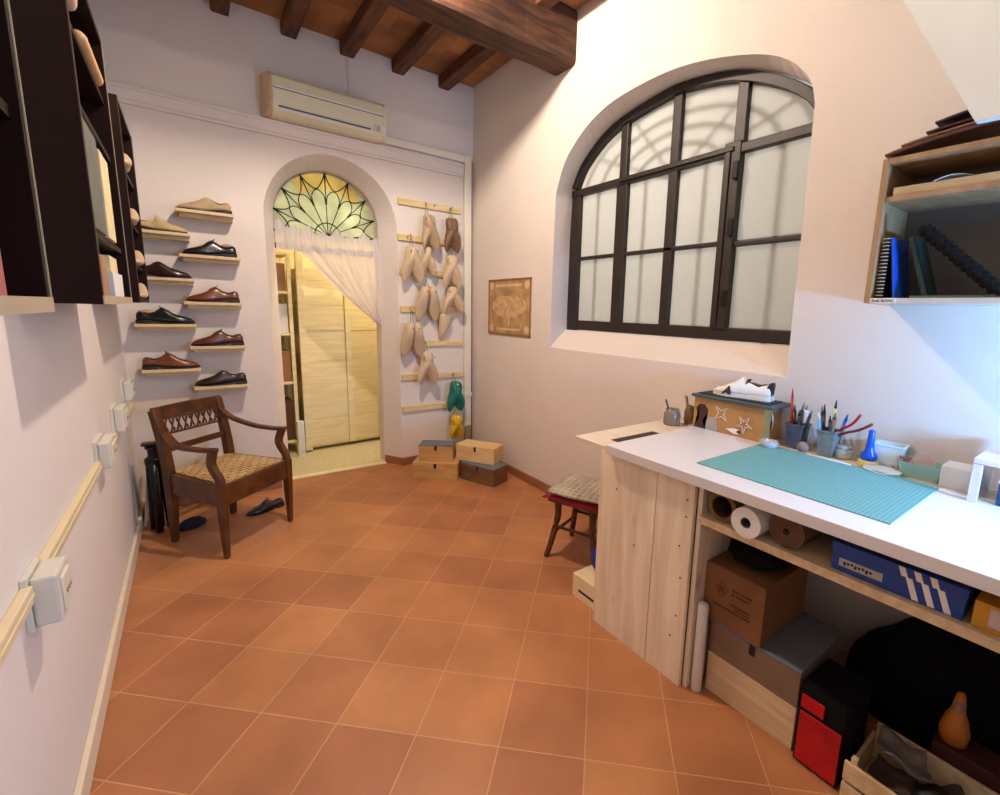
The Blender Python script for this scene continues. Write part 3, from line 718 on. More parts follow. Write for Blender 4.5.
# ---------------------------------------------------------------- corner boxes
def wood_box(label, c, rotz, wd, dp, h, body, lid, hinge=True, group='wooden boxes stacked in the corner', name='wooden_box', slot=True):
    t = thing(name, label, 'box', c, rotz, group)
    MB().b2(-wd / 2, wd / 2, -dp / 2, dp / 2, 0, h - 0.012).build('box_body', body, t, bevel=0.003)
    MB().b2(-wd / 2, wd / 2, -dp / 2, dp / 2, h - 0.0115, h).build('lid', lid, t, bevel=0.002)
    if slot: MB().b2(-0.012, 0.012, -dp / 2 - 0.002, -dp / 2 + 0.004, h - 0.05, h - 0.006).build('finger_slot', black_p, t, bevel=0.003)
    return t
box_w = wood('box_pine', (206, 166, 112), (184, 140, 88), (2, 12, 12), knots=(5, (1, 1, 2), (120, 72, 40)))
box_p = wood('box_pale_pine', (232, 202, 150), (216, 180, 124), (2, 12, 12), knots=(4, (1, 1, 2), (170, 120, 74)))
box_d = wood('box_weathered', (128, 92, 64), (98, 66, 44), (2, 12, 12)); slate = mat('blue_grey_lid', (104, 112, 124), 0.6, var=0.08)
wood_box('pine box at the bottom left of the corner stack', (1.675, 3.73, 0), math.radians(-38), .40, .18, .155, box_w, box_w)
wood_box('pine box with a blue grey lid, upper left in the corner stack', (1.695, 3.77, 0.1555), math.radians(-36), .30, .165, .148, box_w, slate)
wood_box('weathered dark box with blue grey lid at the bottom right of the corner stack', (1.985, 3.43, 0), math.radians(-69), .37, .20, .157, box_d, slate)
wood_box('pale new pine box on top of the weathered box in the corner', (2.00, 3.535, 0.1575), math.radians(-59), .385, .185, .145, box_p, box_p)

# ---------------------------------------------------------------- armchair
ch_w = wood('walnut', (104, 60, 28), (66, 34, 14), (3, 3, 3), rough=0.35, scale=3, spec=0.5)
straw = brick_mat('woven_straw', (222, 196, 144), (204, 172, 118), (128, 96, 58), 0.075, 0.028, 0.0045, 0, 0.5, 0.7)
ch = thing('armchair', 'dark walnut armchair with lattice back and woven straw seat', 'chair', (0.098, 3.475, 0), math.radians(41))
W, D, WB = 0.255, 0.24, 0.215
BX = 0.045
for sx in (-1, 1):
    MB().sweep([(sx * W, -D, 0), (sx * W, -D, .30), (sx * W, -D, .455)], [(.026, .026), (.043, .043), (.048, .048)]).build('leg', ch_w, ch, bevel=.003)
    pts = smooth_pts([(BX + sx * WB, D, 0), (BX + sx * WB, D - .01, .25), (BX + sx * WB, D - .01, .45), (BX + sx * WB, D + .015, .66), (BX + sx * WB, D + .055, .845)], 4)
    MB().sweep(pts, [(.03 + .016 * min(1, p.z / .3), .032 + .02 * min(1, p.z / .3) - max(0, p.z - .5) * .03) for p in pts], up=(0, 1, 0)).build('leg', ch_w, ch, bevel=.003)
    # arm and its support
    MB().sweep(smooth_pts([(BX + sx * WB, D + .03, .765), (BX * .6 + sx * (WB + .015), D - .06, .715), (sx * (W + .012), .02, .672), (sx * (W + .012), -.13, .662), (sx * (W + .008), -D - .0, .668)], 5), (.042, .024)).build('arm', ch_w, ch, bevel=.007)
    MB().sweep(smooth_pts([(sx * W, -D, .44), (sx * W, -D + .004, .49), (sx * W, -D + .05, .57), (sx * (W + .005), -D + .035, .64), (sx * (W + .008), -D + .02, .665)], 5), (.034, .04), up=(0, 1, 0)).build('arm_support', ch_w, ch, bevel=.005)
    MB().sweep([(sx * W, -D + .02, .389), (BX + sx * WB, D - .02, .389)], (.024, .127)).build('side_rail', ch_w, ch, bevel=.003)
MB().b2(-W + .02, W - .02, -D - .014, -D + .012, .325, .452).build('front_rail', ch_w, ch, bevel=.003)
MB().b2(BX - WB + .02, BX + WB - .02, D - .022, D, .33, .44).build('back_rail', ch_w, ch, bevel=.003)
rows = []
for j in range(13):
    v = j / 12
    rows.append([(BX * v - (W + (WB - W) * v) + .018 + (2 * (W + (WB - W) * v) - .036) * i / 12, -D + .01 + (2 * D - .03) * v, .452 + .014 * math.sin(PI * v) * math.sin(PI * i / 12) + .002 * ((i + j) % 2)) for i in range(13)])
MB().grid(rows).build('woven_seat', straw, ch, solid=.012)
def yb(z): return D + .015 + .04 * (z - .66) / .185
MB().sweep([(BX - WB - .018, yb(.82), .822), (BX, yb(.82) + .012, .826), (BX + WB + .018, yb(.82), .822)], (.026, .075)).build('crest_rail', ch_w, ch, bevel=.004)
MB().sweep([(BX - WB, yb(.60), .60), (BX + WB, yb(.60), .60)], (.02, .038)).build('cross_rail', ch_w, ch, bevel=.003)
MB().sweep([(BX - WB, yb(.688), .690), (BX + WB, yb(.688), .690)], (.012, .010)).build('lattice_rail', ch_w, ch)
MB().sweep([(BX - WB, yb(.78), .783), (BX + WB, yb(.78), .783)], (.012, .010)).build('lattice_rail', ch_w, ch)
lat = MB(); nl = 9
for ph in (0, PI):
    pts = []
    for i in range(nl * 12 + 1):
        u = i / (nl * 12); x = BX - WB + .02 + (2 * WB - .04) * u
        a = u * nl * PI + ph / 1.0
        pts.append((x, yb(.735) + (.003 if ph else -.003), .736 + .047 * math.cos(a) + (.010 if False else 0)))
    lat.tube(pts, .0045, 6)
for k in range(nl):
    xc_ = BX - WB + .02 + (2 * WB - .04) * (k + .5) / nl
    for zc_, sg in ((.764, 1), (.708, -1)):
        lat.tube([(xc_ + sg * 0 + .0095 * math.cos(t * PI / 6), yb(zc_), zc_ + .017 * math.sin(t * PI / 6)) for t in range(12)], .0035, 5, loop=True)
lat.build('lattice', ch_w, ch, smooth=True)

# things behind and below the chair
tp = thing('folded_tripod', 'black folded tripod standing in the corner behind the armchair', 'tripod', (-0.262, 3.80, 0))
MB().tube([(0, 0, .02), (0, 0, .52)], .02, 10).build('centre_column', black_p, tp, smooth=True)
for k in range(3):
    a = k * 2 * PI / 3 + .4
    MB().tube([(.05 * math.cos(a), .05 * math.sin(a), 0), (.032 * math.cos(a), .032 * math.sin(a), .46)], [.02, .022], 8).build('leg', black_p, tp, smooth=True)
MB().lathe([(.045, .44), (.05, .46), (.05, .49), (.03, .51), (.03, .55), (.042, .56), (.042, .575), (.02, .58)], n=16).build('head', black_p, tp, smooth=False)
MB().box((0, 0, .59), (.11, .07, .014)).build('top_plate', black_p, tp, bevel=.003)
MB().tube([(.02, 0, .54), (.06, -.02, .52), (.08, -.02, .52)], .01, 8).build('knob', black_p, tp)
pb = MB().box((0, 0, .22), (.012, .22, .44), (0, .12, 0)).build('leaning_panel', white_m, bevel=.003)
tag(pb, 'narrow white panel leaning on the left wall behind the tripod', 'panel', loc=(-.325, 3.98, 0.003))
bag = MB().loft([[(.11 * s_ * math.cos(2 * PI * k / 14) * (1 + .1 * math.sin(k * 3)), .06 * s_ * math.sin(2 * PI * k / 14), z) for k in range(14)] for z, s_ in ((0, .6), (.015, .75), (.04, .7), (.06, .45), (.07, .1))]).build('cloth_pouch', mat('dark_blue_cloth', (26, 22, 40), 0.9), smooth=True)
tag(bag, 'small dark blue cloth pouch on the floor between the tripod and the armchair', 'pouch', loc=(-.10, 3.72, 0), rotz=.5)
make_shoe('sandal_shoe', 'dark strappy shoe standing on the floor behind the armchair', None, leather('grey_black', (46, 42, 40)), solem, laces=True, low=True, L=.25, loc=(.33, 3.76, 0), rotz=math.radians(200), high=.7)

# ---------------------------------------------------------------- left wall cabinets
def cabinet(label, y0, y1, z0, z1, shelves, edge=True):
    t = thing('wall_cabinet', label, 'cabinet', (XL, (y0 + y1) / 2, z0), group='dark open wall cabinets on the left wall')
    h = (y1 - y0) / 2; H_ = z1 - z0; d = .18
    for sg in (-1, 1): MB().b2(0, d, sg * h, sg * (h - .022), 0, H_).build('side_panel', wenge, t, bevel=.001)
    MB().b2(0, .006, -h, h, 0.0, H_).build('back_panel', wenge, t)
    MB().b2(0, d, -h + .022, h - .022, H_ - .022, H_).build('top_panel', wenge, t)
    MB().b2(0, d - .001, -h + .022, h - .022, 0.001, .022).build('bottom_panel', wenge, t)
    for z in shelves: MB().b2(.006, d - .012, -h + .022, h - .022, z - z0 - .01, z - z0 + .01).build('shelf', wenge, t)
    if edge: MB().b2(d, d + .003, -h, h, 0, .026).build('bottom_edge', edge_m, t, label='pale edge strip')
    MB().b2(d, d + .002, h - .004, h, 0.026, H_).build('side_edge', edge_m if edge else dark_in, t, label='pale edge strip' if edge else None)
    MB().b2(d, d + .002, -h, -h + .022, 0.026, H_).build('side_edge', dark_in, t)
    return t
cabinet('nearest dark wall cabinet, cut by the left edge of the photo', .45, 1.22, 1.475, 2.75, [1.80, 2.1, 2.4])
cabinet('middle dark wall cabinet holding grey and cream boxes', 1.87, 2.715, 1.485, 2.52, [1.70, 2.06, 2.28])
cabinet('farthest dark wall cabinet, next to the shoe shelves', 3.14, 3.85, 1.487, 2.46, [1.68, 1.90, 2.16], edge=False)
def simple(name, mb, m, label, cat, group=None, smooth=False, bevel=0.0, loc=None, rotz=None):
    return tag(mb.build(name, m, None, smooth, bevel), label, cat, group, loc, rotz)
simple('pink_box', MB().b2(XL + .02, -.204, .86, .985, 1.4975, 1.68), mat('dusty_pink', (176, 96, 92), .7), 'dusty pink box at the bottom of the nearest dark cabinet', 'box')
simple('glass_globe', MB().lathe([(.01, 0), (.035, .01), (.05, .05), (.035, .09), (.01, .1)], n=18), mat('grey_glass', (130, 136, 130), .2), 'rounded grey glass object on a shelf of the nearest dark cabinet', 'ornament', smooth=True, loc=(-.236, 1.01, 1.811))
simple('document_box', MB().b2(XL + .01, -.205, 1.90, 2.20, 1.711, 2.02), mat('grey_card', (102, 106, 98), .7), 'grey document box in the middle dark cabinet', 'box', bevel=.003)
simple('cream_binder', MB().b2(XL + .01, -.203, 2.24, 2.44, 1.711, 2.00), mat('cream_card', (222, 206, 160), .7), 'cream binder beside the grey document box in the middle dark cabinet', 'binder', bevel=.003)
simple('blue_ball', MB().lathe([(.005, 0), (.02, .003), (.026, .012), (.02, .022), (.005, .026)], n=16), mat('pale_blue', (150, 158, 200), .4), 'pale blue rounded lid on top of the grey document box', 'lid', smooth=True, loc=(-.236, 2.02, 2.0215))
simple('small_box', MB().b2(XL + .01, -.212, 1.95, 2.16, 1.5085, 1.64), mat('kraft', (168, 128, 96), .7), 'small brown box at the bottom left of the middle dark cabinet', 'box')
simple('jar', MB().lathe([(.03, 0), (.03, .08), (.02, .09), (.02, .11)], n=14), mat('violet_glass', (40, 30, 50), .2), 'small dark jar at the bottom of the middle dark cabinet', 'jar', smooth=True, loc=(-.26, 2.24, 1.5085))
simple('small_box', MB().b2(XL + .01, -.214, 2.32, 2.62, 1.5085, 1.60), white_m, 'white box at the bottom right of the middle dark cabinet, lower of two', 'box')
simple('small_box', MB().b2(XL + .02, -.222, 2.36, 2.58, 1.601, 1.66), mat('cream_card', (222, 206, 160)), 'cream box lying on the white box in the middle dark cabinet', 'box')
simple('leather_roll', MB().lathe([(.018, 0), (.022, .02), (.022, .36), (.018, .38)], n=14, axis='y'), mat('natural_leather', (200, 160, 112), .6), 'rolled natural leather on the upper shelf of the middle dark cabinet', 'roll', smooth=True, loc=(-.215, 2.18, 2.314))
for i, (y, z, lab) in enumerate(((1.98, 2.34, 'pinkish last on top of the leather roll in the middle dark cabinet'), (3.35, 2.171, 'pale last on the top shelf of the farthest dark cabinet'), (3.45, 1.911, 'pale last on the third shelf of the farthest dark cabinet'), (3.5, 1.691, 'pale last on the second shelf of the farthest dark cabinet'), (3.5, 1.5095, 'pale last lying at the bottom of the farthest dark cabinet'))):
    o = last_mesh(.26, .95).build('shoe_last', last_m if i else mat('pinkish_last', (214, 180, 160), .5), smooth=True)
    tag(o, lab, 'shoe last', 'lasts lying in the dark cabinets'); o.rotation_euler = (math.radians(90), math.radians(180) if False else 0, 0)
    o.rotation_euler = (math.radians(-90), 0, 0); o.location = (-.222, y - .13 + .26, z)
    o.rotation_euler = (math.radians(-90), 0, 0)

# ---------------------------------------------------------------- workbench
wb = thing('workbench', 'long white topped workbench with a pale pine end panel', 'workbench', (1.475, .96, 0))
MB().b2(-.035, .625, -2.0, .45, .880, .92).build('worktop', white_lam, wb, bevel=.002, label='white laminate worktop')
MB().b2(.6265, .80, -2.0, .45, .885, .912).build('back_board', mat('beige_board', (206, 186, 160), .6, var=.05, scale=4), wb, label='beige strip along the wall')
MB().b2(0, .02, 0.002, .1785, 0, .879).build('front_panel', pine_v, wb, bevel=.002)
MB().b2(0.0, .02, .1815, .51, 0, .879).build('front_panel', pine_v, wb, bevel=.001)
MB().b2(.022, .80, -.02, -.001, 0, .879).build('divider', pine_v, wb, bevel=.001)
MB().b2(.022, .80, .49, .508, 0, .879).build('end_panel', pine_v, wb, bevel=.001)
MB().b2(.003, .60, -2.0, -.021, .725, .755).build('shelf', pine, wb, bevel=.002)
for (y, z) in ((.03, .80), (.03, .73), (.05, .60), (.035, .47), (.04, .30), (.28, .50), (.40, .72), (.06, .2)):
    MB().lathe([(.004, 0), (.004, .002)], c=(-.0015, y, z), n=8, axis='x').build('screw_head', mat('screw_dark', (60, 44, 34), .5), wb)
MB().b2(.0, .79, .452, .70, .8805, .898).build('side_board', mat('pale_plywood', (220, 204, 182), .6, var=.05, scale=3, stretch=(8, 1, 1)), wb, bevel=.002, label='thin pale pine board beyond the worktop')
MB().b2(.10, .40, .475, .545, .8981, .901).build('slot_strip', mat('slot_dark', (58, 44, 38), .7), wb, label='dark slot')
# mat
gm = bpy.data.materials.new('cutting_mat'); gm.use_nodes = True; nt = gm.node_tree; b_ = nt.nodes['Principled BSDF']; b_.inputs['Roughness'].default_value = .6
tc = nt.nodes.new('ShaderNodeTexCoord'); bk = nt.nodes.new('ShaderNodeTexBrick'); bk.offset = 0; bk.inputs['Scale'].default_value = 1
bk.inputs['Brick Width'].default_value = .0125; bk.inputs['Row Height'].default_value = .0125; bk.inputs['Mortar Size'].default_value = .0009
bk.inputs['Color1'].default_value = lin((88, 150, 152)); bk.inputs['Color2'].default_value = lin((86, 147, 150)); bk.inputs['Mortar'].default_value = lin((132, 182, 184))
nt.links.new(tc.outputs['Object'], bk.inputs[0]); nt.links.new(bk.outputs[0], b_.inputs['Base Color'])
simple('cutting_mat', MB().b2(-.26, .26, -.325, .325, 0, .003), gm, 'teal gridded cutting mat lying on the white worktop', 'cutting mat', loc=(1.828, .703, .9205), bevel=.001)

# decorated wooden box + sneaker
db = thing('decorated_box', 'wooden box with white star outlines and painted shapes under a dark lid on the workbench', 'box', (2.095, 1.235, .9125))
dw = wood('honey_wood', (190, 144, 88), (170, 122, 68), (3, 1.5, 3), knots=(4, (1, 1, 1), (120, 74, 36)))
MB().b2(.007, .175, -.195, .185, 0, .170).build('box_body', dw, db, bevel=.002)
MB().b2(-.012, .183, -.235, .195, .171, .186).build('lid', mat('slate_lid', (66, 78, 84), .5, var=.06), db, bevel=.003, label='dark slate lid')
MB().b2(.02, .16, -.20, .17, .1862, .192).build('lid_mat', mat('green_black', (36, 48, 48), .7), db)
MB().prism([(-.03 + .0 + .026 * math.cos(a), .095 + .026 * math.sin(a)) for a in [math.radians(t) for t in range(60, 300, 20)]], lambda u, v: (.06 + u, -.1955, v), lambda u, v: (.06 + u, -.197, v)) if False else None
def shape(pts, m, name='painted_shape', th=.001, face='front'):
    if face == 'front': return MB().prism(pts, lambda u, v: (.0065, u, v), lambda u, v: (.0065 - th, u, v)).build(name, m, db)
    return MB().prism(pts, lambda u, v: (u, -.1955, v), lambda u, v: (u, -.1955 - th, v)).build(name, m, db)
choc = mat('chocolate', (62, 36, 26), .6); greyb = mat('grey_patch', (168, 158, 150), .7); wht = mat('white_marks', (236, 230, 222), .6)
hg = [(.178, .0), (.172, .03), (.15, .05), (.152, .07), (.165, .085), (.17, .115), (.15, .135), (.12, .135), (.10, .11), (.108, .08), (.125, .06), (.128, .045), (.115, .02), (.11, .0)]
shape(hg, choc)
shape([(.105, 0), (.11, .04), (.095, .075), (.07, .08), (.045, .06), (.04, .02), (.045, 0)], greyb)
def star(cy, cz, r, ri, n=4, rot=0.0):
    pts = []
    for k in range(2 * n):
        a = rot + PI * k / n; rr = r if k % 2 == 0 else ri
        pts.append((0.004, cy + rr * math.cos(a), cz + rr * math.sin(a)))
    return MB().tube(pts, .002, 5, loop=True).build('star_outline', wht, db)
star(.025, .105, .046, .014, 4, PI / 4); star(-.10, .075, .042, .014, 5, .9)
shape([(-.005, .035), (-.045, .045), (-.08, .042), (-.06, .03), (-.085, .022), (-.05, .018)], wht)
shape([(.075 + .0, .14), (.095, .12), (.10, .09), (.09, .06), (.07, .045), (.078, .06), (.084, .09), (.075, .12)], wht, face='side')
sneak = make_shoe('sneaker', 'white leather sneaker with black patches on top of the decorated wooden box', None, mat('white_leather', (236, 234, 230), .4, var=.02), mat('sneaker_sole', (226, 220, 210), .5), laces=False, flat=True, L=.285, low=True, loc=(2.18, 1.205, 1.1055), rotz=math.radians(97), cat='sneaker')
bkn = mat('navy_black', (22, 26, 40), .5)
for sg in (-1, 1):
    def yy(x, z): return sg * (ip(HW, x / .285 + .5) * (1 - .38 * (z - .01) / .06) + .002)
    tri = [(0.035, .012), (.085, .012), (.05, .055)]
    MB().prism(tri, lambda u, v: (u, yy(u, v) * .90, v), lambda u, v: (u, yy(u, v) * 1.06 + sg * .002, v)).build('side_patch', bkn, sneak, label='black triangular patch')
MB().loft([[(-.146, -.016, .03), (-.146, .016, .03), (-.13, .026, .03), (-.13, -.026, .03)], [(-.150, -.015, .075), (-.150, .015, .075), (-.125, .022, .07), (-.125, -.022, .07)], [(-.147, -.012, .09), (-.147, .012, .09), (-.135, .014, .088), (-.135, -.014, .088)]]).build('heel_tab', bkn, sneak, label='navy heel tab')
MB().box((.095, 0, .045), (.03, .035, .008), (0, .35, 0)).build('toe_patch', bkn, sneak, label='black toe patch')
MB().loft([[(-.02, -.02, .06), (-.02, .02, .06), (-.012, .02, .055), (-.012, -.02, .055)], [(-.035, -.018, .092), (-.035, .018, .092), (-.028, .018, .094), (-.028, -.018, .094)]]).build('tongue', mat('dark_tongue', (52, 44, 44), .6), sneak)

# glass jars at the left end
def glass_jar(label, loc, r, h, m, brushes):
    t = thing('glass_jar', label, 'jar', loc)
    MB().lathe([(r * .9, 0), (r, .01), (r, h * .7), (r * .8, h * .85), (r * .82, h), (r * .7, h), (r * .7, h * .85), (r * .85, h * .68), (r * .85, .012)], n=20).build('jar_body', m, t, smooth=True)
    for a, tl, L_, c_ in brushes:
        MB().tube([(0, 0, .02), (math.cos(a) * tl, math.sin(a) * tl, L_)], [.004, .006], 6).build('brush_handle', c_, t, smooth=True)
    return t
murky = mat('murky_glass', (132, 118, 102), .25, var=.15, scale=12)
glass_jar('murky glass jar with a brush at the left end of the workbench', (2.10, 1.555, .8985), .046, .09, murky, [(2.4, .04, .14, mat('olive_handle', (64, 60, 34), .6))])
glass_jar('smaller brownish jar with thin tools, touching the left side of the decorated box', (2.215, 1.52, .8985), .032, .10, mat('brown_jar', (120, 98, 80), .3, var=.15), [(1.6, .03, .15, choc), (2.6, .035, .16, mat('pinkish', (170, 120, 110), .5))])

# pen cups
def pencup(label, loc, tint, tools):
    t = thing('pencil_cup', label, 'cup', loc, group='tool filled pencil cups')
    r0, r1, h = .034, .046, .115
    q = lambda s_, z: [(-s_, -s_ * .8, z), (s_, -s_ * .8, z), (s_, s_ * .8, z), (-s_, s_ * .8, z)]
    MB().loft([q(r0, 0), q(r1, h), q(r1 - .003, h), q(r0 - .003, .004)]).build('cup_body', tint, t, bevel=.004)
    MB().loft([q(r1 + .003, h - .006), q(r1 + .003, h + .001), q(r1 - .004, h + .001), q(r1 - .004, h - .006), q(r1 + .003, h - .0061)], cap=False).build('rim', tint, t)
    return t
mesh1 = mat('dark_translucent', (72, 78, 98), .35, var=.2, scale=40); mesh2 = mat('grey_translucent', (118, 130, 134), .3, var=.2, scale=40)
C1, C2 = (2.19, .925, .9125), (2.185, .79, .9125)
pencup('dark grey cup full of black tools beside the decorated box', C1, mesh1, None)
pencup('lighter grey cup with red handled pliers, right of the dark cup', C2, mesh2, None)
def stick(cup, dx, dy, ex, ey, L_, r, m, name, label, cat, tip=None):
    t = thing(name, label, cat, cup, group='tools standing in the pencil cups')
    a = Vector((dx, dy, .006)); d = Vector((ex, ey, 1)).normalized()
    L_ *= 1.08
    MB().tube([a, a + d * L_ * .85], r, 8).build('handle', m, t, smooth=True)
    MB().tube([a + d * L_ * .85, a + d * L_], [r * .9, r * .35], 8).build('tip', tip or m, t, smooth=True)
    return t
red = mat('red_handle', (176, 26, 36), .35); navy = mat('navy', (24, 28, 52), .4); lblue = mat('light_blue', (90, 180, 220), .35); yel = mat('pale_yellow', (214, 202, 140), .5)
grn = mat('grey_steel', (120, 124, 130), .3, .7)
T = [
 (C1, -.02, .018, .0, .06, .25, .006, red, 'red_pencil', 'tall red pencil standing at the left of the dark cup', 'pencil', red),
 (C1, .0, .0, .1, -.02, .17, .009, navy, 'black_tool', 'thick black handled tool in the middle of the dark cup', 'tool', grn),
 (C1, .015, -.01, .1, .05, .19, .005, black_p, 'black_pen', 'thin black pen at the back of the dark cup', 'pen', grn),
 (C1, -.015, .0, -.1, -.08, .165, .007, black_p, 'black_marker', 'black marker leaning forward in the dark cup', 'marker', black_p),
 (C1, .015, .012, .1, -.14, .18, .006, charcoal, 'grey_awl', 'grey awl leaning right in the dark cup', 'awl', grn),
 (C1, -.01, -.015, 0, -.22, .17, .007, navy, 'navy_knife', 'navy knife leaning towards the lighter cup', 'knife', grn),
 (C2, -.015, .015, -.1, .15, .17, .006, lblue, 'light_blue_pen', 'light blue pen in the lighter cup', 'pen', white_m),
 (C2, 0, .015, .08, .12, .20, .006, black_p, 'black_brush', 'black brush rising from the lighter cup', 'brush', black_p),
 (C2, .01, 0, .08, .0, .22, .007, yel, 'wooden_brush', 'tall pale wooden brush in the lighter cup', 'brush', charcoal),
 (C2, -.01, -.005, 0, -.06, .175, .009, mat('wood_handle', (128, 100, 74), .5), 'wooden_chisel', 'thick wooden handled chisel in the lighter cup', 'chisel', grn),
 (C1, -.018, -.012, .12, .02, .185, .007, charcoal, 'grey_scriber', 'grey handled scriber at the front of the dark cup', 'scriber', grn),
 (C1, .02, .02, .05, .1, .175, .008, black_p, 'black_file', 'black handled file right behind the red pencil', 'file', grn),
 (C2, -.02, -.015, -.08, .05, .165, .007, navy, 'navy_pen', 'navy pen in front of the wooden chisel', 'pen', black_p),
 (C2, .02, .015, .05, .2, .19, .007, black_p, 'black_awl', 'black awl at the far left of the lighter cup', 'awl', grn),
 (C2, .015, -.012, .1, -.2, .175, .007, mat('blue_handle', (36, 96, 220), .35), 'blue_marker', 'bright blue marker behind the red pliers', 'marker', None),
]
for a in T: stick(*a)
pl = thing('pliers', 'pair of pliers with spread red handles standing in the lighter cup', 'pliers', C2)
MB().tube(smooth_pts([(0, -.01, .01), (0, -.02, .08), (.01, -.035, .12), (.015, -.075, .155), (.02, -.10, .20)], 4), .0055, 8).build('handle', red, pl, smooth=True)
MB().tube(smooth_pts([(0, -.015, .01), (0, -.02, .08), (-.005, -.06, .115), (-.01, -.11, .14), (-.01, -.155, .175)], 4), .0055, 8).build('handle', mat('dark_red', (120, 28, 46), .35), pl, smooth=True)
MB().box((0, -.012, .03), (.008, .02, .05)).build('jaws', grn, pl, bevel=.002)
wt = MB().box((0, 0, .145), (.03, .035, .06), (.2, .1, 0)).box((0, 0, .06), (.008, .008, .12)).build('white_tool', white_m, bevel=.006)
tag(wt, 'white plastic headed tool sticking out of the dark cup', 'tool', loc=(C1[0] + .018, C1[1] - .012, C1[2] + .004))

# small things along the back of the bench
gd = thing('glass_dish', 'small clear glass dish of nails and scraps in front of the decorated box', 'dish', (2.055, .985, .9205))
gclear = mat('clear_greyish_glass', (176, 184, 186), .15, var=.12, scale=14)
MB().lathe([(.03, 0), (.036, .004), (.04, .03), (.037, .03), (.033, .006), (.03, .004)], n=20).build('dish_body', gclear, gd, smooth=True)
for k in range(9):
    a = k * 2.4; r = .008 + .002 * k
    MB().box((r * math.cos(a), r * math.sin(a), .018 + .003 * (k % 4)), (.022, .008, .004), (.3 * math.sin(k), .5 * math.cos(k), a)).build('scrap', [wht, tan, gclear][k % 3], gd)
simple('wooden_ball', MB().lathe([(.004, 0), (.016, .004), (.024, .018), (.024, .028), (.016, .042), (.004, .046)], n=18), mat('taupe_ball', (140, 120, 112), .6), 'small taupe ball between the two tool cups', 'ball', smooth=True, loc=(2.11, .862, .9205))
simple('white_stick', MB().tube([(2.085, .83, .9245), (2.078, .66, .9245)], .004, 8), white_m, 'thin white stick lying at the back edge of the worktop', 'stick', smooth=True)
gj = thing('small_jar', 'low lidded glass jar of pale paste to the left of the blue glue bottle', 'jar', (2.205, .735, .9125))
MB().lathe([(.03, 0), (.034, .006), (.034, .034), (.027, .042)], n=22).build('jar_body', mat('paste_jar', (186, 190, 174), .2, var=.06), gj, smooth=True)
MB().lathe([(.029, .0425), (.029, .054), (.025, .056)], n=22).build('lid', gclear, gj, smooth=True)
gb2 = thing('glue_bottle', 'bright blue bottle-shaped cap on a yellowish round pot', 'bottle', (2.175, .632, .9125))
MB().lathe([(.034, 0), (.038, .006), (.036, .02), (.03, .026)], n=24).build('pot', mat('yellowed_pot', (208, 200, 140), .4), gb2, smooth=True, label='yellowish pot')
MB().lathe([(.027, .0265), (.029, .035), (.027, .05), (.016, .068), (.0135, .09), (.0115, .145), (.009, .15), (.002, .152)], n=24).build('cap', mat('bright_blue', (14, 84, 216), .25, var=.03), gb2, smooth=True, label='bright blue cap')
tr = thing('plastic_container', 'translucent white container behind the blue glue bottle', 'container', (2.225, .575, .9125), .1)
wt2 = mat('milky_plastic', (206, 222, 226), .3, var=.03)
q = lambda a, b, z: [(-a, -b, z), (a, -b, z), (a, b, z), (-a, b, z)]
MB().loft([q(.032, .04, 0), q(.040, .05, .095), q(.037, .047, .095), q(.03, .037, .004)]).build('container_body', wt2, tr, bevel=.005)
MB().loft([q(.043, .053, .094), q(.043, .053, .10), q(.037, .047, .10), q(.037, .047, .094), q(.043, .053, .0939)], cap=False).build('rim', wt2, tr)
pd_ = MB().lathe([(.05, 0), (.062, .004), (.064, .008), (.055, .006), (.04, .003)], n=26).build('plastic_saucer', wt2, smooth=True)
tag(pd_, 'flat translucent saucer lying in front of the white container', 'saucer', loc=(2.115, .565, .9205))
lp_ = MB().prism([(0, 0), (.03, .012), (.05, .045), (.09, .075), (.055, .07), (.028, .06), (.012, .068), (.004, .05), (.015, .03), (-.015, .01)], lambda u, v: (0, -u, v), lambda u, v: (.003, -u, v)).build('leather_offcut', mat('pink_leather', (160, 104, 98), .7, var=.08), bevel=.0008)
tag(lp_, 'pinkish brown leather offcut with a pointed tip propped upright', 'leather', loc=(2.19, .545, .9135))
mint = thing('mint_box', 'open pale mint plastic tub stuffed with leather and plastic bag', 'tub', (2.19, .46, .9125), .05)
mt = mat('mint_plastic', (138, 184, 178), .3, var=.04)
MB().loft([q(.04, .055, 0), q(.048, .065, .06), q(.045, .062, .06), q(.037, .052, .004)]).build('tub_body', mt, mint, bevel=.003)
MB().prism([(-.055, .03), (.02, .015), (.045, .06), (.01, .10), (-.03, .085)], lambda u, v: (.0, -u * .9, v), lambda u, v: (.003, -u * .9, v)).build('leather_piece', mat('pale_pink_leather', (204, 178, 178), .7), mint, bevel=.001)
rows = [[(-.02 + .012 * math.sin(i * 1.3 + j), .09 - .06 * i / 8 + .006 * math.sin(j * 2), .0 + .075 * j / 6 * (0.6 + .4 * math.sin(i * .9))) for i in range(9)] for j in range(7)]
MB().grid(rows).build('plastic_bag', sheer('clear_bag', (220, 230, 234), .5), mint, smooth=True)
wbx = simple('white_card_box', MB().b2(-.055, .055, -.045, .045, 0, .085), mat('white_card', (208, 204, 200), .7, var=.03), 'plain white cardboard box at the wall end of the bench', 'box', loc=(2.16, .345, .9125), bevel=.002)
stand = thing('small_white_stand', 'small white square-legged stand at the right end of the bench', 'stand', (2.07, .195, .9205))
MB().b2(-.06, .16, -.25, .10, .13, .148).build('stand_top', white_lam, stand, bevel=.002)
for x_, y_ in ((-.05, .088), (.148, .088), (-.05, -.24), (.148, -.24)): MB().b2(x_ - .011, x_ + .011, y_ - .012, y_ + .012, 0, .129).build('leg', white_lam, stand, bevel=.001)
nb = thing('navy_box', 'dark blue box under the small white stand', 'box', (2.04, .14, .9205))
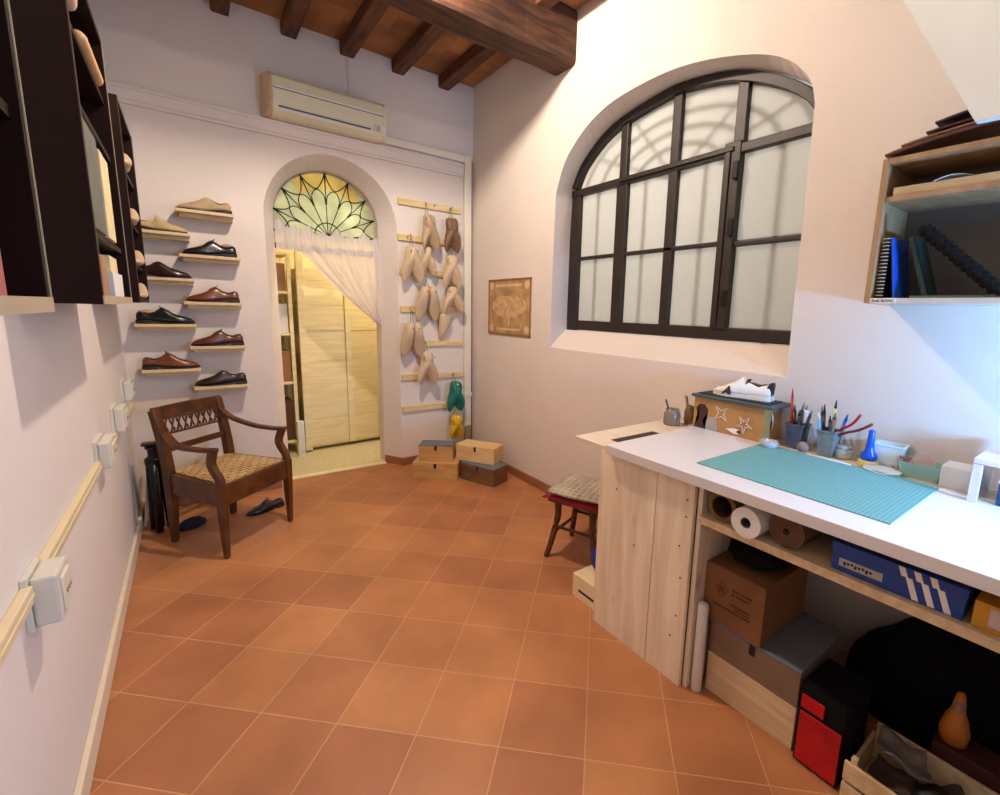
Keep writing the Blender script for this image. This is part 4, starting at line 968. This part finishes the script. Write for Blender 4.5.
MB().b2(-.0, .09, -.14, .09, 0, .075).build('box_body', mat('petrol_blue', (20, 66, 104), .5), nb, bevel=.002)
MB().b2(-.004, .092, -.144, .093, .0755, .083).build('lid', white_m, nb, bevel=.002)
simple('tape_roll', MB().lathe([(.03, 0), (.03, .02), (.018, .02), (.018, 0), (.03, -.0001)], n=20, cap=False), mat('steel_blue', (70, 84, 120), .5), 'steel blue tape roll on the small white stand', 'tape', loc=(2.19, .20, 1.101))
simple('white_pot', MB().lathe([(.026, 0), (.028, .03), (.024, .031)], n=18), white_m, 'small white round pot on the stand, under the tape roll', 'pot', loc=(2.19, .20, 1.069), smooth=True)
simple('orange_card', MB().box((0, 0, .05), (.003, .10, .10), (0, .15, 0)), mat('orange_tan_card', (198, 138, 92), .7), 'orange brown card standing on the small white stand', 'card', loc=(2.10, .10, 1.069))

# ---------------------------------------------------------------- inside the bench
def roll(label, y, r, ri, m, x0=1.50, L_=.42, name='paper_roll', core=None, z=.7555, rings=0):
    t = thing(name, label, 'roll', (x0, y, z + r))
    MB().lathe([(ri, 0), (r, 0), (r, L_), (ri, L_), (ri, 0.0001)], n=28, axis='x', cap=False).build('roll_body', m, t, smooth=False)
    if core: MB().lathe([(ri - .003, .002), (ri, .002), (ri, L_ - .002), (ri - .003, L_ - .002), (ri - .003, .0021)], n=20, axis='x', cap=False).build('core', core, t)
    for k in range(rings):
        rr = ri + (r - ri) * (k + 1) / (rings + 1)
        MB().tube([(-.001, rr * math.cos(2 * PI * i / 28), rr * math.sin(2 * PI * i / 28)) for i in range(28)], .0012, 4, loop=True).build('layer_edge', mat('brown_edge', (84, 56, 40), .8), t)
    return t
roll('olive yellow roll with a dark hollow centre, leftmost on the bench shelf', .862, .056, .042, mat('olive_felt', (120, 94, 50), .8), core=leath_wrap)
roll('thick white paper roll sticking out of the bench shelf', .745, .053, .019, white_m, x0=1.455, core=mat('grey_core', (96, 98, 96), .7))
roll('loosely coiled brown corrugated roll on the bench shelf', .630, .056, .012, mat('brown_corrugated', (120, 84, 60), .85, var=.15, scale=14), rings=5)
bs = thing('blue_shoe_box', 'flat blue shoe box with three white slanted stripes on the bench shelf', 'shoe box', (1.50, .34, .7555))
MB().b2(0, .30, -.155, .15, 0, .085).build('box_body', mat('shoebox_blue', (20, 62, 140), .5), bs, bevel=.002)
MB().b2(-.003, .302, -.158, .153, .06, .088).build('lid', MATS['shoebox_blue'], bs, bevel=.002)
MB().b2(-.0015, .0, .02, .13, .018, .042).build('size_label', mat('label_grey_white', (176, 172, 160), .7), bs)
g = MB()
for k in range(8): g.box((-.0022, .115 - k * .0095, .029 + .002 * (k % 3)), (.001, .0065, .007 + .004 * ((k * 5) % 3 == 0)), (.2 * (k % 2), 0, 0))
g.build('label_writing', black_p, bs)
for k in range(3):
    MB().prism([(-.03 - k * .034, .06), (-.045 - k * .034, .06), (-.065 - k * .034, .004), (-.05 - k * .034, .004)], lambda u, v: (-.0002, u, v), lambda u, v: (-.0016, u, v)).build('stripe', wht, bs)
    MB().prism([(-.012 - k * .034, .086), (-.027 - k * .034, .086), (-.036 - k * .034, .061), (-.021 - k * .034, .061)], lambda u, v: (-.0032, u, v), lambda u, v: (-.0045, u, v)).build('stripe', wht, bs)
ob = thing('orange_box', 'yellow orange box with a pale label beside the blue shoe box', 'box', (1.50, .08, .7555))
MB().b2(0, .25, -.16, .09, 0, .07).build('box_body', mat('mustard', (200, 142, 34), .6), ob, bevel=.002)
MB().b2(-.0015, 0, -.15, .06, .015, .062).build('label', mat('pinkish_white', (196, 178, 172), .7), ob)
simple('white_tube', MB().lathe([(.018, 0), (.021, .003), (.021, .375), (.018, .385)], n=16), white_m, 'upright white paper tube at the left inside the bench', 'tube', smooth=True, loc=(1.525, .912, 0))
ub1 = wood_box('low raw pine box on the floor under the bench', (1.745, .725, 0), -PI / 2, .345, .36, .17, pine, pine, group='boxes stacked under the bench', slot=False)
ub2 = wood_box('taupe wooden box with a finger slot, middle of the stack under the bench', (1.745, .725, .1705), -PI / 2, .345, .36, .14, mat('taupe_wood', (128, 104, 84), .6, var=.1, scale=9, stretch=(1, 1, 8)), slate, group='boxes stacked under the bench')
cb = thing('cardboard_box', 'brown cardboard box with printed diamond logo, topmost of the stack under the bench', 'box', (1.56, .832, .311))
kr = mat('cardboard_brown', (128, 86, 52), .8, var=.08, scale=6)
MB().b2(0, .34, -.135, .103, 0, .235).build('box_body', kr, cb, bevel=.002)
ink = mat('brown_ink', (84, 44, 24), .8)
MB().tube([(-.001, .056, .15), (-.001, .03, .185), (-.001, .004, .15), (-.001, .03, .115)], .0012, 4, loop=True).build('logo_diamond', ink, cb)
text_part('logo_letter', 'R', .045, ink, cb, (-.0012, .045, .133), (PI / 2, 0, -PI / 2))
def scribble(y0, y1, z, hh):
    g = MB(); y = y0
    while y > y1:
        wdt = random.choice((.005, .007, .008)); g.box((-.0008, y - wdt / 2, z), (.001, wdt, hh * random.choice((.7, 1, 1)))); y -= wdt + .002
        if random.random() < .15: y -= .005
    g.build('printed_line', ink, cb)
scribble(-.01, -.085, .165, .009); scribble(-.01, -.085, .148, .009); scribble(-.005, -.085, .105, .007); scribble(-.025, -.085, .092, .007); scribble(.06, -.085, .078, .009)
blob = MB()
def lumpy(mb, c, rx, ry, rz, seed=0, n=16, m_=10, amp=.12, floor_=False):
    rings = []
    for j in range(1, m_):
        ph = PI * j / m_; ring = []
        for i in range(n):
            a = 2 * PI * i / n; k = 1 + amp * math.sin(3 * a + seed + ph * 2) * math.sin(2 * ph + seed)
            if floor_ and c[2] - rz * k * math.cos(ph) < .003: ring.append((c[0] + rx * k * math.sin(ph) * math.cos(a), c[1] + ry * k * math.sin(ph) * math.sin(a), .003 + .001 * j)); continue
            ring.append((c[0] + rx * k * math.sin(ph) * math.cos(a), c[1] + ry * k * math.sin(ph) * math.sin(a), c[2] - rz * k * math.cos(ph)))
        rings.append(ring)
    mb.loft(rings); return mb
blk_cloth = mat('black_cloth', (9, 9, 11), .9, bump=.3, spec=.2)
simple('black_bag', lumpy(MB(), (1.73, .80, .60), .15, .11, .05, 1), blk_cloth, 'black crumpled bag lying on the cardboard box under the bench', 'bag', smooth=True)
rb = thing('red_bag', 'glossy red and black carrier box on the floor under the bench', 'bag', (1.545, .475, 0))
redm = mat('glossy_red', (190, 20, 32), .25, var=.2, bump=.5, bscale=18)
MB().b2(0, .22, -.075, .065, 0, .285).build('bag_body', blk_cloth, rb, bevel=.006)
MB().b2(-.005, .0, -.068, .058, .012, .20).build('front_panel', redm, rb, bevel=.002, label='glossy red front'); MB().b2(-.005, .0, -.012, .058, .212, .262).build('front_panel', redm, rb, bevel=.002, label='glossy red strip')
simple('black_coat', lumpy(MB(), (2.085, .27, .10), .15, .28, .33, 2, 26, 20, .12, True), blk_cloth, 'big black coat heaped under the bench behind the crate', 'coat', smooth=True)
cr = thing('wooden_crate', 'low slatted wooden crate full of offcuts at the bottom right', 'crate', (1.58, .215, 0))
MB().b2(-.06, -.048, -.42, .17, .01, .070).build('slat', pine, cr, bevel=.002); MB().b2(-.06, -.048, -.42, .17, .082, .145).build('slat', pine, cr, bevel=.002)
MB().b2(-.048, .2, .158, .17, .01, .10).build('side_board', pine, cr, bevel=.002); MB().b2(-.048, .2, -.42, -.408, .01, .145).build('side_board', pine, cr, bevel=.002)
MB().b2(.188, .2, -.408, .158, .01, .145).build('back_board', pine, cr, bevel=.002)
MB().b2(-.047, .187, -.406, .157, 0, .01).build('base_board', pine, cr)
MB().b2(-.0475, -.030, .140, .157, .011, .16).build('corner_post', pine, cr, bevel=.001)
gl = mat('grey_leather', (120, 112, 108), .4, var=.2); gb_ = mat('grey_brown_leather', (84, 66, 60), .5, var=.2); nb_ = mat('near_black_leather', (26, 22, 24), .5, var=.2)
def offcut(name, c, rx, ry, bend, m, label, seed, rot=(0, 0, 0)):
    rows_ = [[(rx * (i / 7 - .5) * 2, ry * (j / 7 - .5) * 2 * (1 - .25 * abs(i / 7 - .5)), bend * ((i / 7 - .5) ** 2 * 3 + .35 * math.sin(j * .8 + seed) + .2 * math.sin(i * 1.7 + seed))) for i in range(8)] for j in range(8)]
    o = MB().grid(rows_).build(name, m, smooth=True, solid=.004); o.location = c; o.rotation_euler = rot
    tag(o, label, 'leather', 'leather offcuts heaped in the crate'); return o
offcut('leather_offcut', (1.625, .285, .085), .055, .06, .03, gb_, 'grey brown leather offcut at the left front of the slatted crate', 1)
offcut('leather_offcut', (1.665, .275, .150), .06, .07, .035, gl, 'light grey curled leather offcut lying highest in the slatted crate', 3, (.2, .1, .4))
offcut('leather_offcut', (1.61, .17, .12), .05, .06, .04, nb_, 'near black leather offcut between the grey ones in the slatted crate', 5, (0, .2, .2))
offcut('leather_offcut', (1.70, .15, .08), .045, .06, .03, gb_, 'brownish offcut at the back of the slatted crate, next to the orange strap', 7, (.1, 0, .9))
offcut('leather_offcut', (1.63, .05, .10), .05, .05, .03, gl, 'grey offcut in the slatted crate beside the deep blue packet', 9, (0, .1, 1.5))
bx = MB().box((0, 0, 0), (.10, .12, .17)).build('blue_packet', mat('deep_blue_card', (16, 28, 120), .5), bevel=.004)
tag(bx, 'deep blue packet standing in the crate at the bottom right corner', 'packet', loc=(1.70, -.05, .13)); bx.rotation_euler = (.1, .1, 0)
ot = MB().lathe([(.012, 0), (.034, .004), (.038, .04), (.030, .08), (.018, .11), (.014, .15), (.010, .17), (.003, .173)], n=14).build('orange_strap', mat('orange_leather', (184, 108, 34), .5), smooth=True)
tag(ot, 'orange brown leather strap end standing between crate and black coat', 'strap', loc=(1.83, .195, .19))
MB().tube([(-.018, .012 * math.cos(t * PI / 6), .13 + .014 * math.sin(t * PI / 6)) for t in range(12)], .003, 6, loop=True).build('eyelet_ring', grn, ot)

simple('dark_red_box', MB().b2(1.785, 1.89, -.14, .235, 0, .189), mat('oxblood_card', (58, 18, 16), .6), 'dark red box behind the crate, under the orange strap', 'box', bevel=.003)
# small pine box + blue bag + stool left of the bench
pbx = wood_box('pale pine box with a dark slot, half hidden behind the bench end panel', (1.62, 1.585, 0), -PI / 2, .20, .19, .13, mat('white_pine', (236, 216, 180), .6, var=.06, scale=5, stretch=(1, 6, 6)), MATS['white_pine'], group=None, slot=False)
MB().b2(-.05, .07, -.0965, -.094, .045, .058).build('slot', black_p, pbx)
simple('slot', MB().b2(1.522, 1.5245, 1.50, 1.60, .05, .062), black_p, 'dark slot', 'slot') if False else None
simple('blue_cloth', lumpy(MB(), (1.66, 1.60, .20), .06, .07, .068, 3), mat('royal_blue_cloth', (28, 40, 130), .8), 'bundle of royal blue cloth on the pale pine box', 'cloth', smooth=True)
stl = thing('wooden_stool', 'low dark wooden stool with red seat and curved legs against the right wall', 'stool', (1.865, 1.985, 0), math.radians(21))
swd = wood('stool_wood', (116, 72, 42), (78, 44, 24), (4, 4, 2), rough=.5)
for sx in (-1, 1):
    for sy in (-1, 1):
        pts = smooth_pts([(sx * .165, sy * .165, 0), (sx * .14, sy * .14, .12), (sx * .118, sy * .118, .26), (sx * .12, sy * .12, .362)], 4)
        MB().tube(pts, [.017 + .005 * (i / 12) for i in range(13)], 10).build('leg', swd, stl, smooth=True)
for (a, b_2) in (((-.14, -.14, .15), (.14, -.14, .15)), ((-.14, .14, .15), (.14, .14, .15)), ((-.135, -.135, .20), (-.135, .135, .20)), ((.135, -.135, .20), (.135, .135, .20))):
    MB().tube([a, b_2], .010, 8).build('stretcher', swd, stl, smooth=True)
def pad(c, a, b, h, edge=.03, seed=0, n=15):
    rings = []; mb = MB(); top = []; 
    for sgn in (-1, 1):
        rows_ = []
        for j in range(n):
            row = []
            for i in range(n):
                u, v = i / (n - 1) * 2 - 1, j / (n - 1) * 2 - 1
                k = (max(0, 1 - abs(u) ** 4) * max(0, 1 - abs(v) ** 4)) ** .5
                row.append((c[0] + a * u * (1 - .04 * v * v), c[1] + b * v * (1 - .04 * u * u), c[2] + sgn * h / 2 * k + .004 * math.sin(4 * u + seed) * math.sin(3 * v + seed)))
            rows_.append(row)
        mb.grid(rows_)
    bmesh.ops.remove_doubles(mb.bm, verts=mb.bm.verts, dist=.0005)
    return mb
MB().b2(-.165, .165, -.165, .165, .362, .377).build('seat_board', swd, stl, bevel=.004)
pad((0, 0, .393), .205, .20, .05).build('red_seat_pad', mat('red_fabric', (150, 28, 36), .8), stl, smooth=True, label='red seat pad')
tart = brick_mat('tartan_grey', (176, 168, 154), (150, 143, 130), (196, 190, 176), .035, .035, .004, 0, 0, .95)
cs = pad((0, 0, 0), .19, .20, .045, seed=1).build('seat_cushion', tart, smooth=True); tag(cs, 'grey checked cushion lying on the red stool', 'cushion', loc=(1.85, 1.945, .446), rotz=math.radians(24))

# ---------------------------------------------------------------- wall shelf on the right
ws = thing('wall_shelf_unit', 'open pine wall shelf above the right end of the bench', 'shelf', (2.0, .67, 1.565))
oak = wood('shelf_oak', (176, 142, 104), (150, 116, 80), (8, 8, 1.5), rough=.6)
MB().b2(0, .28, 0, -.018, 0, .50).build('side_panel', oak, ws, bevel=.001)
MB().b2(0, .28, -.019, -1.3, .482, .50).build('top_panel', oak, ws, bevel=.001)
MB().b2(0, .28, -.019, -1.3, 0, .018).build('bottom_panel', mat('white_edge', (196, 190, 180), .6), ws, bevel=.001)
MB().b2(.01, .28, -.019, -1.3, .355, .372).build('shelf', oak, ws, bevel=.001)
MB().b2(.272, .28, -.019, -1.3, .019, .481).build('back_panel', mat('grey_backing', (104, 98, 92), .8), ws)
MB().b2(0, .28, -1.3, -1.318, 0, .50).build('side_panel', oak, ws, bevel=.001)
MB().b2(-.002, .0, -.02, -.10, .001, .018).build('paper_label', white_m, ws)
text_part('label_writing', 'KAL BONC', .014, black_p, ws, (-.0025, -.026, .004), (PI / 2, 0, -PI / 2))
nbk = thing('spiral_notebook', 'upright spiral bound notebook at the left of the wall shelf', 'notebook', (2.03, .635, 1.584))
MB().b2(.0, .17, -.010, .004, 0, .215).build('cover', navy, nbk, bevel=.001)
g = MB()
for k in range(17): g.tube([(-.004 + .008 * math.cos(2 * PI * i / 10), -.003 + .012 * math.sin(2 * PI * i / 10), .01 + k * .0125) for i in range(10)], .0016, 5, loop=True)
g.build('spiral_binding', mat('cream_wire', (204, 192, 160), .4), nbk)
simple('blue_folder', MB().box((2.10, .600, 1.690), (.16, .008, .215), (-.14, 0, 0)), mat('vivid_blue', (20, 80, 200), .25), 'glossy bright blue folder leaning in the wall shelf', 'folder', bevel=.002)
simple('dark_green_folder', MB().box((2.12, .535, 1.690), (.15, .014, .22), (-.30, 0, 0)), mat('dark_green', (20, 48, 46), .4), 'dark green folder leaning behind the bright blue one', 'folder', bevel=.002)
hs_ = thing('black_lace_trim', 'black scalloped leather trim draped diagonally in the wall shelf', 'leather', (2.02, .52, 1.584))
g = MB()
for k in range(12):
    y_ = .0 - k * .018; z_ = .225 - k * .0178
    lumpy(g, (.0, y_, z_), .012, .024, .02, k, 8, 6, .3); g.tube([(.0, y_, z_), (.0, y_ - .018, z_ - .0178)], .012, 6)
g.build('trim_band', blk_cloth, hs_, smooth=True)
simple('glass_pane_stack', MB().b2(2.02, 2.25, .14, .54, 1.5835, 1.592), mat('smoky_glass', (96, 110, 112), .1, spec=.8), 'flat smoky plastic sheet lying on the bottom of the wall shelf', 'sheet')
simple('paper_stack', MB().b2(2.012, 2.26, .33, .63, 1.9375, 1.965), mat('tan_paper', (186, 160, 118), .8, stretch=(1, 1, 30)), 'stack of tan patterns on the upper board of the wall shelf', 'paper')
simple('curled_paper', MB().grid([[(2.005 + .05 * i / 5, .52 - .10 * j / 8, 1.9655 + .012 * math.sin(PI * j / 8)) for i in range(6)] for j in range(9)]), white_m, 'curled white paper on the tan patterns in the wall shelf', 'paper')
simple('blue_tool_roll', MB().tube([(2.03, .30, 1.962), (2.06, -.1, 1.97)], .018, 10), mat('blue_roll', (30, 44, 130), .4), 'dark blue roll lying right of the tan patterns in the wall shelf', 'roll', smooth=True)
lm1 = leather('chestnut_hide', (92, 52, 30), .5); lm2 = leather('burgundy_hide', (58, 22, 26), .45)
def hide(name, y0, y1, off, m, label, x0=1.99, seed=0, lift=0.0):
    rows_ = []
    for i in range(18):
        u = i / 17; y = y0 + (y1 - y0) * u; row = []
        for j in range(10):
            v = j / 9
            row.append((x0 + .27 * v, y, 2.069 + off + .13 * max(0, .665 - y) ** .9 + lift * min(1, u * 3) + .004 * math.sin(14 * (y + .3 * seed) + 4 * v)))
        rows_.append(row)
    o = MB().grid(rows_).build(name, m, smooth=True, solid=.006); tag(o, label, 'leather', 'leather hides piled on the wall shelf'); return o
hide('leather_hide', .665, .1, .006, lm1, 'chestnut leather hide lying directly on top of the wall shelf')
hide('leather_hide', .62, .0, .016, mat('tan_hide', (134, 92, 56), .6, var=.15), 'tan leather hide in the middle of the pile on the wall shelf')
hide('leather_hide', .555, .0, .030, lm2, 'dark burgundy hide folded near the top of the pile on the wall shelf')
hide('leather_hide', .535, .0, .052, mat('dark_hide', (44, 26, 24), .5, var=.2), 'almost black hide, the topmost of the pile on the wall shelf', lift=.012)
# hanging white panel
hp = MB().prism([(.41, 2.085), (.655, 2.535), (1.10, 3.55), (-1.2, 3.55), (-1.2, 2.04)], lambda u, v: (1.88, u, v), lambda u, v: (1.91, u, v)).build('hanging_panel', mat('bluish_white_board', (214, 222, 222), .7, var=.04, scale=6), bevel=.003)
tag(hp, 'large white panel with a slanted edge hanging from the ceiling at the top right', 'panel')

# ---------------------------------------------------------------- store room contents
wd = thing('pine_cabinet', 'tall pale pine cabinet front seen through the doorway', 'cabinet', (1.30, 5.12, 0), math.radians(4))
sp = wood('store_pine', (236, 222, 180), (222, 204, 158), (1.5, 8, 16), knots=(3.2, (1, 1, 1), (150, 116, 76)))
def wdp(x0, x1, z0, z1, name, y0=0, y1=.03): return MB().b2(x0, x1, y0, y1, z0, z1).build(name, sp, wd, bevel=.002)
wdp(-.46, -.395, .02, 2.02, 'stile', -.015, .03); wdp(-.02, .035, .05, 1.98, 'stile', -.01, .03); wdp(.40, .455, .05, 1.98, 'stile', -.01, .03)
for x0, x1 in ((-.393, -.022), (.037, .398)):
    for z0, z1 in ((.06, .34), (.342, .62), (.622, .94), (.942, 1.245), (1.262, 1.50), (1.502, 1.74), (1.742, 1.86)):
        wdp(x0, x1, z0, z1, 'plank')
    wdp(x0, x1, 1.247, 1.26, 'rail', -.004, .02)
wdp(-.393, -.05, .0, .02, 'foot', .0, .03) if False else None
MB().b2(-.44, .44, .031, .5, .03, 1.85).build('carcass', sp, wd)
rk = thing('open_rack', 'narrow open pine rack left of the tall pine cabinet in the store room', 'rack', (.70, 5.10, 0))
for x_ in (-.10, .08):
    for y_ in (0, .36): MB().b2(x_ - .016, x_ + .016, y_ - .016, y_ + .016, 0, 1.98).build('post', sp, rk, bevel=.002)
for z_ in (.12, .72, 1.2, 1.6, 1.96): MB().b2(-.10, .08, -.01, .37, z_, z_ + .025).build('shelf', sp, rk, bevel=.001)
dkb = mat('dark_carton', (92, 58, 34), .8)
for z_, h_, m_, lab in ((.146, .40, dkb, 'dark brown carton on the bottom shelf of the open rack'), (.746, .30, mat('cardboard', (160, 108, 66)), 'brown carton on the second shelf of the open rack'), (1.226, .28, white_m, 'white carton on the third shelf of the open rack'), (1.626, .26, mat('kraft', (168, 128, 96)), 'kraft carton on the top shelf of the open rack')):
    simple('carton', MB().b2(.625, .755, 5.12, 5.40, z_, z_ + h_), m_, lab, 'box', 'cartons on the open rack', bevel=.002)
hb = thing('white_heater', 'slim white radiator standing at the foot of the tall pine cabinet', 'radiator', (.79, 5.00, 0))
MB().b2(-.03, .03, -.02, .02, .04, .36).build('radiator_body', white_m, hb, bevel=.006)
for k in range(3): MB().b2(-.024 + k * .018, -.014 + k * .018, -.025, -.0205, .06, .34).build('fin', white_m, hb, bevel=.001)
MB().b2(-.03, .03, -.015, .015, 0, .039).build('foot', white_m, hb)
